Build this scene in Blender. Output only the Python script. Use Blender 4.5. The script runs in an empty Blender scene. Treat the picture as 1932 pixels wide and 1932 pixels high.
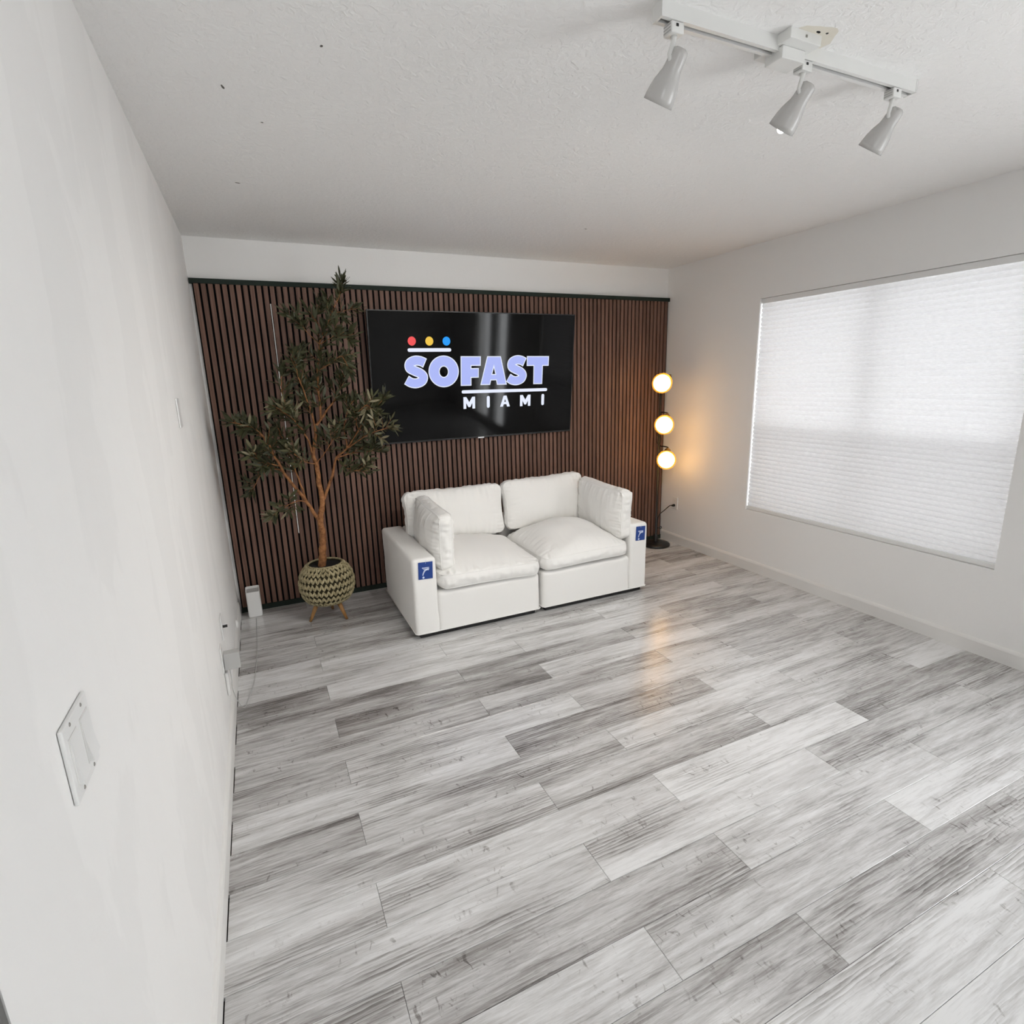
import bpy, bmesh, math, random
from mathutils import Vector, Matrix, noise

random.seed(7)
scene = bpy.context.scene
COL = scene.collection

# ------------------------------------------------------------------ camera
H = 2.44          # ceiling height
W = 3.708         # room width, left wall x = 0, right wall x = W, back wall y = 0
YAW, PIT, ROL = 0.428, -0.235, -0.0293
fw = Vector((math.sin(YAW) * math.cos(PIT), math.cos(YAW) * math.cos(PIT), math.sin(PIT)))
rt = Vector((math.cos(YAW), -math.sin(YAW), 0)); up = rt.cross(fw)
r2 = math.cos(ROL) * rt + math.sin(ROL) * up
u2 = -math.sin(ROL) * rt + math.cos(ROL) * up
cam_data = bpy.data.cameras.new('camera'); cam = bpy.data.objects.new('camera', cam_data); COL.objects.link(cam)
cam.matrix_world = Matrix(((r2.x, u2.x, -fw.x, 0.273), (r2.y, u2.y, -fw.y, -4.0917), (r2.z, u2.z, -fw.z, 1.5374), (0, 0, 0, 1)))
cam_data.sensor_width = 36; cam_data.lens = 1033.82 / 1932 * 36
cam_data.shift_x = -0.0005; cam_data.shift_y = -0.0009
cam_data.clip_start = 0.02
scene.camera = cam

# ------------------------------------------------------------------ light
SKY = 13.9
world = bpy.data.worlds.new('overcast_sky'); scene.world = world; world.use_nodes = True
bg = world.node_tree.nodes['Background']
bg.inputs[0].default_value = (0.955, 0.98, 1.0, 1); bg.inputs[1].default_value = SKY

def portal(name, loc, rot, sx, sy):
    l = bpy.data.lights.new(name, 'AREA'); l.shape = 'RECTANGLE'; l.size = sx; l.size_y = sy
    l.cycles.is_portal = True
    o = bpy.data.objects.new(name, l); COL.objects.link(o); o.location = loc; o.rotation_euler = rot
    return o
portal('window_portal', (W + 0.22, -1.84, 1.274), (0, math.pi / 2, 0), 1.75, 1.85)
portal('door_portal', (W + 0.20, -4.345, 1.0), (0, math.pi / 2, 0), 2.0, 1.3)
portal('rear_portal', (-0.1, -6.4, 1.475), (math.pi / 2, 0, 0), 0.8, 1.05)  # guides sky light through the added rear window

vs = scene.view_settings
vs.view_transform = 'Standard'; vs.look = 'None'; vs.gamma = 1; vs.use_curve_mapping = False
vs.exposure = 0.0
scene.display_settings.display_device = 'sRGB'
cy = scene.cycles
cy.max_bounces = 7; cy.diffuse_bounces = 5; cy.glossy_bounces = 3; cy.transmission_bounces = 6; cy.transparent_max_bounces = 12
cy.sample_clamp_indirect = 12; cy.caustics_reflective = False; cy.caustics_refractive = False
cy.use_denoising = True
cy.use_adaptive_sampling = True; cy.adaptive_threshold = 0.09; cy.adaptive_min_samples = 20

# ------------------------------------------------------------------ materials
def srgb(r, g, b):
    f = lambda c: (c / 255 / 12.92) if c / 255 <= 0.04045 else ((c / 255 + 0.055) / 1.055) ** 2.4
    return (f(r), f(g), f(b), 1)

def mat(name, color=(0.8, 0.8, 0.8, 1), rough=0.6, metal=0.0, spec=0.5, emis=None, estr=0.0, sheen=0.0):
    m = bpy.data.materials.new(name); m.use_nodes = True
    b = m.node_tree.nodes['Principled BSDF']
    b.inputs['Base Color'].default_value = color if len(color) == 4 else (*color, 1)
    b.inputs['Roughness'].default_value = rough; b.inputs['Metallic'].default_value = metal
    b.inputs['Specular IOR Level'].default_value = spec
    if sheen: b.inputs['Sheen Weight'].default_value = sheen
    if emis:
        b.inputs['Emission Color'].default_value = emis if len(emis) == 4 else (*emis, 1)
        b.inputs['Emission Strength'].default_value = estr
    return m

class NT:
    """small node helper"""
    def __init__(s, m): s.t = m.node_tree; s.n = s.t.nodes; s.b = s.n['Principled BSDF']
    def new(s, typ, **kw):
        n = s.n.new(typ)
        for k, v in kw.items(): setattr(n, k, v)
        return n
    def link(s, a, b): s.t.links.new(a, b)
    def coords(s, which='Object'): return s.new('ShaderNodeTexCoord').outputs[which]
    def mapping(s, vec, scale=(1, 1, 1), loc=(0, 0, 0)):
        n = s.new('ShaderNodeMapping'); n.inputs['Scale'].default_value = scale; n.inputs['Location'].default_value = loc
        s.link(vec, n.inputs['Vector']); return n.outputs[0]
    def noise(s, vec, scale=5, detail=4, rough=0.5, dist=0.0, out='Fac'):
        n = s.new('ShaderNodeTexNoise'); n.inputs['Scale'].default_value = scale; n.inputs['Detail'].default_value = detail
        n.inputs['Roughness'].default_value = rough; n.inputs['Distortion'].default_value = dist
        s.link(vec, n.inputs['Vector']); return n.outputs[out]
    def ramp(s, fac, stops):
        n = s.new('ShaderNodeValToRGB'); e = n.color_ramp.elements
        while len(e) < len(stops): e.new(0.5)
        for el, (p, c) in zip(e, stops):
            el.position = p; el.color = c if len(c) == 4 else (*c, 1)
        s.link(fac, n.inputs[0]); return n.outputs[0]
    def math(s, op, a, b=None, c=None, clamp=False):
        n = s.new('ShaderNodeMath', operation=op); n.use_clamp = clamp
        for i, v in enumerate((a, b, c)):
            if v is None: continue
            if isinstance(v, (int, float)): n.inputs[i].default_value = v
            else: s.link(v, n.inputs[i])
        return n.outputs[0]
    def mix(s, fac, a, b, blend='MIX'):
        n = s.new('ShaderNodeMix', data_type='RGBA', blend_type=blend)
        for sock, v in ((n.inputs[0], fac), (n.inputs[6], a), (n.inputs[7], b)):
            if isinstance(v, (int, float)): sock.default_value = v
            elif isinstance(v, tuple): sock.default_value = v if len(v) == 4 else (*v, 1)
            else: s.link(v, sock)
        return n.outputs[2]
    def bump(s, height, strength=0.3, dist=0.01):
        n = s.new('ShaderNodeBump'); n.inputs['Strength'].default_value = strength; n.inputs['Distance'].default_value = dist
        s.link(height, n.inputs['Height']); s.link(n.outputs[0], s.b.inputs['Normal']); return n

def paint(name, color, patch=0.0):
    m = mat(name, color, 0.75, spec=0.3); t = NT(m); c = t.coords()
    n1 = t.noise(c, 55, 3, 0.6)
    t.bump(n1, 0.12, 0.004)
    if patch:
        v = t.mapping(c, (1, 1.6, 0.55))
        p1 = t.ramp(t.noise(v, 2.3, 5, 0.55, 0.3), [(0.47, (0, 0, 0)), (0.50, (1, 1, 1))])
        v2 = t.mapping(c, (1, 5.0, 0.9), (3, 1, 2))
        p2 = t.noise(v2, 2.5, 4, 0.6)
        k = t.math('MULTIPLY_ADD', p1, patch, 1 - patch / 2)
        k2 = t.math('MULTIPLY_ADD', p2, patch, 1 - patch / 2)
        kk = t.math('MULTIPLY', k, k2)
        t.link(t.mix(1.0, (*color[:3], 1), kk, 'MULTIPLY'), t.b.inputs['Base Color'])
    return m

M = {}
M['wall'] = paint('wall_paint', (0.855, 0.848, 0.835))
M['wall_l'] = paint('wall_paint_patched', (0.855, 0.848, 0.835), 0.03)
# ceiling: sprayed knock-down texture
m = mat('ceiling_texture', (0.89, 0.885, 0.875), 0.9, spec=0.15); t = NT(m); c = t.coords()
a = t.noise(c, 38, 4, 0.55, 0.6); b_ = t.ramp(a, [(0.42, (0, 0, 0)), (0.60, (1, 1, 1))])
b2 = t.noise(c, 130, 2, 0.5)
hh = t.math('MULTIPLY_ADD', b2, 0.35, b_)
t.bump(hh, 0.30, 0.006); M['ceiling'] = m
M['white_gloss'] = mat('white_semi_gloss', (0.80, 0.795, 0.78), 0.35)
M['trim'] = mat('baseboard_paint', (0.78, 0.77, 0.75), 0.4)
M['white_plastic'] = mat('white_plastic', (0.80, 0.80, 0.79), 0.35)
M['grey_plastic'] = mat('light_grey_plastic', (0.47, 0.47, 0.46), 0.45)
M['lamp_white'] = mat('white_enamel', (0.74, 0.74, 0.72), 0.28); M['shade_grey'] = mat('pale_grey_enamel', (0.50, 0.49, 0.475), 0.25)
M['black'] = mat('black_metal', (0.012, 0.012, 0.013), 0.35)
M['dark_hole'] = mat('dark_recess', (0.01, 0.01, 0.01), 0.8)
M['rubber'] = mat('black_rubber', (0.01, 0.01, 0.01), 0.55)
M['screw'] = mat('steel_screw', (0.35, 0.34, 0.32), 0.35, 1.0)
M['scuff'] = mat('dark_scuff', (0.12, 0.11, 0.10), 0.9)
M['plaster'] = mat('bare_plaster', (0.83, 0.82, 0.78), 0.9)
M['stain'] = mat('stained_plaster', (0.74, 0.70, 0.61), 0.95)
M['rail_dark'] = mat('dark_green_edge_felt', (0.010, 0.020, 0.014), 0.8)
M['felt'] = mat('black_felt', (0.010, 0.010, 0.011), 0.95, spec=0.1)
M['strip_white'] = mat('white_strip', (0.85, 0.85, 0.83), 0.4)

# walnut slats
m = mat('walnut_veneer', (0.16, 0.085, 0.055), 0.55, spec=0.35); t = NT(m); c = t.coords()
rnd = t.new('ShaderNodeObjectInfo').outputs['Random']
off = t.new('ShaderNodeCombineXYZ'); t.link(t.math('MULTIPLY', rnd, 57.0), off.inputs[0]); t.link(t.math('MULTIPLY', rnd, 31.0), off.inputs[2])
va = t.new('ShaderNodeVectorMath', operation='ADD'); t.link(c, va.inputs[0]); t.link(off.outputs[0], va.inputs[1])
g = t.noise(t.mapping(va.outputs[0], (90, 20, 2.2)), 1.0, 5, 0.6, 0.3)
colr = t.ramp(g, [(0.30, (0.115, 0.060, 0.042)), (0.70, (0.215, 0.122, 0.090))])
tone = t.math('MULTIPLY_ADD', rnd, 0.30, 0.85)
t.link(t.mix(1.0, colr, tone, 'MULTIPLY'), t.b.inputs['Base Color']); M['walnut'] = m

# grey wood-look vinyl plank
m = mat('grey_vinyl_plank', (0.4, 0.39, 0.38), 0.36, spec=0.75); t = NT(m); c = t.coords()
oi = t.new('ShaderNodeObjectInfo'); rnd = oi.outputs['Random']
at = t.new('ShaderNodeAttribute', attribute_type='OBJECT', attribute_name='tone').outputs['Fac']
off = t.new('ShaderNodeCombineXYZ')
t.link(t.math('MULTIPLY', rnd, 83.0), off.inputs[0]); t.link(t.math('MULTIPLY', rnd, 47.0), off.inputs[1])
va = t.new('ShaderNodeVectorMath', operation='ADD'); t.link(c, va.inputs[0]); t.link(off.outputs[0], va.inputs[1]); P = va.outputs[0]
broad = t.noise(t.mapping(P, (1.1, 9.0, 1)), 1.3, 5, 0.6, 0.3)
streak = t.noise(t.mapping(P, (4.5, 60.0, 1)), 1.0, 6, 0.72, 0.6)
fine = t.noise(t.mapping(P, (16.0, 260.0, 1)), 1.0, 5, 0.7)
# chatter marks across the grain
chat = t.noise(t.mapping(P, (46.0, 24.0, 1)), 1.0, 3, 0.55, 1.0)
chat = t.ramp(chat, [(0.60, (0, 0, 0)), (0.70, (1, 1, 1))])
cmask = t.ramp(t.noise(t.mapping(P, (2.2, 10.0, 1), (5, 9, 0)), 1.0, 3, 0.5), [(0.48, (0, 0, 0)), (0.62, (1, 1, 1))])
chatm = t.math('MULTIPLY', chat, cmask)
# cathedral figure in patches
wv = t.new('ShaderNodeTexWave', wave_type='BANDS', bands_direction='Y', wave_profile='SAW')
wv.inputs['Scale'].default_value = 1.0; wv.inputs['Distortion'].default_value = 7.0; wv.inputs['Detail'].default_value = 3.0
wv.inputs['Detail Scale'].default_value = 1.4; wv.inputs['Detail Roughness'].default_value = 0.6
t.link(t.mapping(P, (2.6, 26.0, 1)), wv.inputs['Vector'])
wmask = t.ramp(t.noise(t.mapping(P, (1.1, 8.0, 1), (2, 4, 0)), 1.0, 3, 0.5, 0.2), [(0.48, (0, 0, 0)), (0.60, (1, 1, 1))])
wfig = t.math('MULTIPLY', wv.outputs['Fac'], wmask)
v = t.math('MULTIPLY_ADD', t.math('SUBTRACT', broad, 0.5), 1.0, 0.62)
v = t.math('MULTIPLY_ADD', t.math('SUBTRACT', streak, 0.5), 1.15, v)
v = t.math('MULTIPLY_ADD', t.math('SUBTRACT', fine, 0.5), 0.55, v)
v = t.math('MULTIPLY_ADD', wfig, -0.42, v)
v = t.math('MULTIPLY_ADD', chatm, -0.34, v)
v = t.math('ADD', v, at, clamp=True)
colr = t.ramp(v, [(0.02, srgb(104, 100, 98)), (0.35, srgb(160, 157, 155)), (0.62, srgb(198, 197, 196)), (0.95, srgb(226, 226, 226))])
t.link(colr, t.b.inputs['Base Color'])
rr = t.math('MULTIPLY_ADD', streak, 0.10, 0.13); t.link(rr, t.b.inputs['Roughness'])
t.bump(t.math('ADD', streak, fine), 0.10, 0.002); M['plank'] = m

# sofa fabric
def fabric(name, color):
    m = mat(name, color, 0.9, spec=0.15, sheen=0.15); t = NT(m); c = t.coords()
    w1 = t.noise(c, 420, 2, 0.6); w2 = t.noise(c, 7, 3, 0.5)
    t.bump(t.math('MULTIPLY_ADD', w2, 1.5, w1), 0.22, 0.003)
    return m
M['fabric'] = fabric('ivory_linen', (0.87, 0.86, 0.835))
M['tag_blue'] = mat('blue_card', srgb(32, 66, 140), 0.35)
M['tag_print'] = mat('pale_print', srgb(205, 215, 240), 0.5)
M['screen'] = mat('black_glass', (0.002, 0.002, 0.002), 0.06, spec=0.19)
M['bezel'] = mat('black_bezel', (0.008, 0.008, 0.009), 0.3)
M['silver'] = mat('silver_badge', (0.6, 0.6, 0.6), 0.3, 1.0)
def glow(name, rgb, s): return mat(name, (0, 0, 0), 0.4, spec=0.2, emis=rgb, estr=s)
M['px_lilac'] = glow('screen_lilac', srgb(172, 184, 246), 1.0)
M['px_white'] = glow('screen_white', srgb(232, 238, 255), 1.0)
M['px_red'] = glow('screen_red', srgb(240, 82, 84), 1.0)
M['px_yellow'] = glow('screen_yellow', srgb(238, 196, 72), 1.0)
M['px_blue'] = glow('screen_blue', srgb(28, 152, 244), 1.0)
# plant
m = mat('olive_leaf', srgb(70, 78, 52), 0.5); t = NT(m)
rnd = t.new('ShaderNodeObjectInfo').outputs['Random']
nz = t.noise(t.coords('Generated'), 9, 2)
t.link(t.ramp(t.math('MULTIPLY_ADD', nz, 0.3, t.math('MULTIPLY', rnd, 0.7)), [(0.12, srgb(50, 54, 32)), (0.5, srgb(78, 78, 48)), (0.64, srgb(106, 100, 72)), (0.88, srgb(146, 138, 112))]), t.b.inputs['Base Color'])
M['leaf'] = m
m = mat('wrapped_bark', srgb(150, 98, 58), 0.85); t = NT(m); c = t.coords()
nz = t.noise(c, 38, 5, 0.65)
t.link(t.ramp(nz, [(0.3, srgb(104, 64, 36)), (0.7, srgb(176, 122, 76))]), t.b.inputs['Base Color']); t.bump(nz, 0.8, 0.01); M['bark'] = m
m = mat('seagrass_rope', srgb(160, 148, 112), 0.85); t = NT(m); c = t.coords()
nz = t.noise(c, 55, 4, 0.6)
t.link(t.ramp(nz, [(0.3, srgb(126, 116, 82)), (0.7, srgb(190, 178, 142))]), t.b.inputs['Base Color']); t.bump(nz, 0.5, 0.003); M['rope'] = m
M['rope_back'] = mat('basket_lining', srgb(60, 54, 36), 0.95)
M['soil'] = mat('dark_soil', (0.012, 0.011, 0.010), 0.95)
m = mat('pale_oak', srgb(168, 122, 70), 0.5); t = NT(m); nz = t.noise(t.mapping(t.coords(), (40, 40, 4)), 1, 4)
t.link(t.ramp(nz, [(0.3, srgb(140, 98, 54)), (0.7, srgb(186, 140, 86))]), t.b.inputs['Base Color']); M['oak'] = m
M['brass'] = mat('aged_brass', (0.55, 0.36, 0.12), 0.3, 1.0)
M['bulb'] = mat('glowing_bulb', (1, 1, 1), 0.4, emis=(1.0, 0.70, 0.36), estr=8.0)
M['spot_bulb'] = mat('lit_spot_bulb', (1, 1, 1), 0.4, emis=(1.0, 0.97, 0.92), estr=3.0)
# amber glass shade
m = bpy.data.materials.new('amber_glass'); m.use_nodes = True; nt = m.node_tree; nt.nodes.clear()
o = nt.nodes.new('ShaderNodeOutputMaterial'); tr = nt.nodes.new('ShaderNodeBsdfTransparent'); tr.inputs[0].default_value = (1.0, 0.80, 0.45, 1)
tl = nt.nodes.new('ShaderNodeBsdfTranslucent'); tl.inputs[0].default_value = (1.0, 0.55, 0.10, 1)
gl = nt.nodes.new('ShaderNodeBsdfGlossy'); gl.inputs['Roughness'].default_value = 0.05
mx = nt.nodes.new('ShaderNodeMixShader'); mx.inputs[0].default_value = 0.18; mx2 = nt.nodes.new('ShaderNodeMixShader'); mx2.inputs[0].default_value = 0.05
nt.links.new(tr.outputs[0], mx.inputs[1]); nt.links.new(tl.outputs[0], mx.inputs[2]); nt.links.new(mx.outputs[0], mx2.inputs[1]); nt.links.new(gl.outputs[0], mx2.inputs[2]); nt.links.new(mx2.outputs[0], o.inputs[0]); M['amber'] = m
# window pane
m = bpy.data.materials.new('window_glass'); m.use_nodes = True; nt = m.node_tree; nt.nodes.clear()
o = nt.nodes.new('ShaderNodeOutputMaterial'); tr = nt.nodes.new('ShaderNodeBsdfTransparent'); tr.inputs[0].default_value = (0.95, 0.95, 0.95, 1)
gl = nt.nodes.new('ShaderNodeBsdfGlossy'); gl.inputs['Roughness'].default_value = 0.02
mx = nt.nodes.new('ShaderNodeMixShader'); mx.inputs[0].default_value = 0.05
nt.links.new(tr.outputs[0], mx.inputs[1]); nt.links.new(gl.outputs[0], mx.inputs[2]); nt.links.new(mx.outputs[0], o.inputs[0]); M['glass'] = m
# insect screen: fine dark mesh, mostly open
m = bpy.data.materials.new('insect_mesh'); m.use_nodes = True; nt = m.node_tree; nt.nodes.clear()
o = nt.nodes.new('ShaderNodeOutputMaterial'); tr = nt.nodes.new('ShaderNodeBsdfTransparent'); df = nt.nodes.new('ShaderNodeBsdfDiffuse'); df.inputs[0].default_value = (0.08, 0.08, 0.08, 1)
mx = nt.nodes.new('ShaderNodeMixShader'); mx.inputs[0].default_value = 0.22
nt.links.new(tr.outputs[0], mx.inputs[1]); nt.links.new(df.outputs[0], mx.inputs[2]); nt.links.new(mx.outputs[0], o.inputs[0]); M['mesh'] = m
# cellular shade fabric: diffuse + translucent
m = bpy.data.materials.new('shade_fabric'); m.use_nodes = True; nt = m.node_tree; nt.nodes.clear()
o = nt.nodes.new('ShaderNodeOutputMaterial'); df = nt.nodes.new('ShaderNodeBsdfDiffuse'); tl = nt.nodes.new('ShaderNodeBsdfTranslucent')
tc = nt.nodes.new('ShaderNodeTexCoord'); mp = nt.nodes.new('ShaderNodeMapping'); mp.inputs['Scale'].default_value = (1, 6, 40)
nz = nt.nodes.new('ShaderNodeTexNoise'); nz.inputs['Scale'].default_value = 6; nz.inputs['Detail'].default_value = 5; nz.inputs['Roughness'].default_value = 0.7
rp = nt.nodes.new('ShaderNodeValToRGB'); rp.color_ramp.elements[0].position = 0.3; rp.color_ramp.elements[0].color = (0.72, 0.72, 0.73, 1); rp.color_ramp.elements[1].position = 0.65; rp.color_ramp.elements[1].color = (0.84, 0.84, 0.85, 1)
nt.links.new(tc.outputs['Object'], mp.inputs[0]); nt.links.new(mp.outputs[0], nz.inputs['Vector']); nt.links.new(nz.outputs[0], rp.inputs[0])
nt.links.new(rp.outputs[0], df.inputs[0]); nt.links.new(rp.outputs[0], tl.inputs[0])
mx = nt.nodes.new('ShaderNodeMixShader'); mx.inputs[0].default_value = 0.061
nt.links.new(df.outputs[0], mx.inputs[1]); nt.links.new(tl.outputs[0], mx.inputs[2]); nt.links.new(mx.outputs[0], o.inputs[0]); M['shade'] = m

# ------------------------------------------------------------------ mesh helpers
def link_mesh(name, bm, material, parent=None, smooth=False, loc=None):
    me = bpy.data.meshes.new(name); bm.normal_update(); bm.to_mesh(me); bm.free()
    if smooth:
        for p in me.polygons: p.use_smooth = True
    me.materials.append(M[material] if isinstance(material, str) else material)
    o = bpy.data.objects.new(name, me); COL.objects.link(o)
    if loc is not None: o.location = loc
    if parent: o.parent = parent
    return o

def empty(name, loc=(0, 0, 0)):
    o = bpy.data.objects.new(name, None); COL.objects.link(o); o.location = loc; o.empty_display_size = 0.1
    return o
def tag(o, label, cat, group=None):
    o['label'] = label; o['category'] = cat
    if group: o['group'] = group
    return o
def struct(o, label=None):
    o['kind'] = 'structure'
    if label: o['label'] = label
    return o

def box(bm, x0, x1, y0, y1, z0, z1, bev=0.0, seg=2):
    r = bmesh.ops.create_cube(bm, size=1.0)
    vs_ = r['verts']
    for v in vs_:
        v.co = Vector(((x0 + x1) / 2 + v.co.x * (x1 - x0), (y0 + y1) / 2 + v.co.y * (y1 - y0), (z0 + z1) / 2 + v.co.z * (z1 - z0)))
    if bev:
        es = list({e for v in vs_ for e in v.link_edges})
        bmesh.ops.bevel(bm, geom=es, offset=bev, segments=seg, profile=0.5, affect='EDGES')
    return bm
def bx(*a, **k): return box(bmesh.new(), *a, **k)

def tube(bm, pts, radii, n=8, cap=True):
    """tapered tube along a polyline"""
    pts = [Vector(p) for p in pts]
    if isinstance(radii, (int, float)): radii = [radii] * len(pts)
    rings = []; prev = None
    for i, p in enumerate(pts):
        d = (pts[min(i + 1, len(pts) - 1)] - pts[max(i - 1, 0)]).normalized()
        if prev is None:
            a = d.orthogonal().normalized()
        else:
            a = (prev - d * prev.dot(d)).normalized()
        prev = a; b = d.cross(a)
        rings.append([bm.verts.new(p + (a * math.cos(2 * math.pi * k / n) + b * math.sin(2 * math.pi * k / n)) * radii[i]) for k in range(n)])
    for r0, r1 in zip(rings, rings[1:]):
        for k in range(n): bm.faces.new((r0[k], r0[(k + 1) % n], r1[(k + 1) % n], r1[k]))
    if cap:
        bm.faces.new(list(reversed(rings[0]))); bm.faces.new(rings[-1])
    return bm

def lathe(bm, prof, n=32, mtx=None, close=False):
    rings = []
    for r, z in prof:
        ring = []
        for k in range(n):
            a = 2 * math.pi * k / n
            co = Vector((r * math.cos(a), r * math.sin(a), z))
            ring.append(bm.verts.new(mtx @ co if mtx else co))
        rings.append(ring)
    for r0, r1 in zip(rings, rings[1:]):
        for k in range(n): bm.faces.new((r0[k], r0[(k + 1) % n], r1[(k + 1) % n], r1[k]))
    if close:
        bm.faces.new(list(reversed(rings[0]))); bm.faces.new(rings[-1])
    return bm

def sphere(bm, c, r, n=24, m_=14, scale=(1, 1, 1)):
    res = bmesh.ops.create_uvsphere(bm, u_segments=n, v_segments=m_, radius=r)
    for v in res['verts']:
        v.co = Vector((v.co.x * scale[0], v.co.y * scale[1], v.co.z * scale[2])) + Vector(c)
    return bm

def frame_from_axis(origin, axis):
    z = Vector(axis).normalized(); x = z.orthogonal().normalized(); y = z.cross(x)
    return Matrix(((x.x, y.x, z.x, origin[0]), (x.y, y.y, z.y, origin[1]), (x.z, y.z, z.z, origin[2]), (0, 0, 0, 1)))

def spline(pts, per=8):
    """Catmull-Rom through the points (any dimension Vector)"""
    P_ = [Vector(p) for p in pts]; out = []
    for i in range(len(P_) - 1):
        p0 = P_[max(i - 1, 0)]; p1 = P_[i]; p2 = P_[i + 1]; p3 = P_[min(i + 2, len(P_) - 1)]
        for k in range(per):
            s = k / per
            out.append(0.5 * ((2 * p1) + (p2 - p0) * s + (2 * p0 - 5 * p1 + 4 * p2 - p3) * s * s + (3 * p1 - p0 - 3 * p2 + p3) * s ** 3))
    out.append(P_[-1]); return out

# ------------------------------------------------------------------ room shell
YR = -6.2        # rear wall
XH = -1.6        # hall side wall
YE = -3.545      # end of the left wall
T = 0.12
WIN = (-2.665, -1.015, 0.487, 2.061)      # y0, y1, z0, z1
DOOR = (-4.97, -3.72, 0.0, 1.98)
ADDED_WIN = (-0.45, 0.25, 1.00, 1.95)          # x0, x1, z0, z1; rear opening added for extra light

floor = struct(link_mesh('floor', bx(XH, W, YR, 0.0, -0.20, -0.013), 'dark_hole'), 'grey wood-look vinyl plank floor')

# planks: rows 0.1625 m deep, 1.088 m long, every other row shifted
PW, PL, GAP = 0.1625, 1.0885, 0.0011
def plank_mesh(lx, ly):
    bm = bmesh.new(); c = 0.0012; d = 0.0009
    top = [(-lx + c, -ly + c), (lx - c, -ly + c), (lx - c, ly - c), (-lx + c, ly - c)]
    mid = [(-lx, -ly), (lx, -ly), (lx, ly), (-lx, ly)]
    a = [bm.verts.new((x, y, 0)) for x, y in top]; b = [bm.verts.new((x, y, -d)) for x, y in mid]; e = [bm.verts.new((x, y, -0.012)) for x, y in mid]
    bm.faces.new(a)
    for k in range(4):
        bm.faces.new((b[k], b[(k + 1) % 4], a[(k + 1) % 4], a[k])); bm.faces.new((e[k], e[(k + 1) % 4], b[(k + 1) % 4], b[k]))
    bm.faces.new(list(reversed(e)))
    me = bpy.data.meshes.new('plank'); bm.normal_update(); bm.to_mesh(me); bm.free(); me.materials.append(M['plank']); return me
plank_cache = {}
prnd = random.Random(21)
TONES = {}
k0 = -19; planks = 0
for k in range(k0, 22):
    y0 = -3.258 + PW * k; y1 = y0 + PW
    y0c = max(y0, YR); y1c = min(y1, -0.014)
    if y1c - y0c < 0.02: continue
    xmin = 0.006 if (y0c + y1c) / 2 > YE else XH + 0.01
    start = 0.0145 if k % 2 == 0 else 0.4365
    n = -3
    while True:
        x0 = start + PL * n; x1 = x0 + PL; n += 1
        if x0 > W - 0.02: break
        a0 = max(x0, xmin); a1 = min(x1, W - 0.006)
        if a1 - a0 < 0.012: continue
        key = (round(a1 - a0, 3), round(y1c - y0c, 3))
        if key not in plank_cache: plank_cache[key] = plank_mesh((a1 - a0 - GAP) / 2, (y1c - y0c - GAP) / 2)
        o = bpy.data.objects.new('plank', plank_cache[key]); COL.objects.link(o); o.parent = floor
        o.location = ((a0 + a1) / 2, (y0c + y1c) / 2, 0)
        o['tone'] = TONES.get((k, n - 1), prnd.gauss(0.03, 0.115)); planks += 1

# ceiling
ceiling = struct(link_mesh('ceiling', bx(XH - T, W + 0.18, YR - T, T, H, H + 0.1), 'ceiling'), 'white textured ceiling')
# walls
wall_left = struct(link_mesh('wall_left', bx(-T, 0, YE, T, -0.2, H), 'wall_l'), 'pale grey wall with touched-up paint patches')
wall_back = struct(link_mesh('wall_back', bx(0, W, 0, T, -0.2, H), 'wall'))
bm = bmesh.new()
def holed_wall_x(bm, x0, x1, ya, yb, holes):
    """wall in the yz plane with rectangular holes sorted by y"""
    y = ya
    for (h0, h1, z0, z1) in sorted(holes):
        box(bm, x0, x1, y, h0, -0.2, H)
        box(bm, x0, x1, h0, h1, -0.2, z0)
        box(bm, x0, x1, h0, h1, z1, H); y = h1
    box(bm, x0, x1, y, yb, -0.2, H)
holed_wall_x(bm, W, W + 0.18, YR, T, [WIN, DOOR])
bmesh.ops.remove_doubles(bm, verts=bm.verts[:], dist=1e-5)
wall_right = struct(link_mesh('wall_right', bm, 'wall'))
bm = bmesh.new()
box(bm, XH, ADDED_WIN[0], YR - T, YR, -0.2, H); box(bm, ADDED_WIN[1], W, YR - T, YR, -0.2, H)
box(bm, ADDED_WIN[0], ADDED_WIN[1], YR - T, YR, -0.2, ADDED_WIN[2]); box(bm, ADDED_WIN[0], ADDED_WIN[1], YR - T, YR, ADDED_WIN[3], H)
wall_rear = struct(link_mesh('wall_rear', bm, 'wall'))
wall_hall = struct(link_mesh('wall_hall', bx(XH - T, XH, YR - T, YE + T, -0.2, H), 'wall'))
wall_hall_end = struct(link_mesh('wall_hall_end', bx(XH, -T, YE, YE + T, -0.2, H), 'wall'))

M['dark_trim'] = mat('dark_grey_trim', (0.13, 0.13, 0.125), 0.5)
struct(link_mesh('trim_1', bx(-T - 0.002, -0.0005, YE - 0.012, YE - 0.0005, 0.0, 2.1, bev=0.002), 'dark_trim'), 'dark grey edge trim on the end of the left wall')
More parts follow.
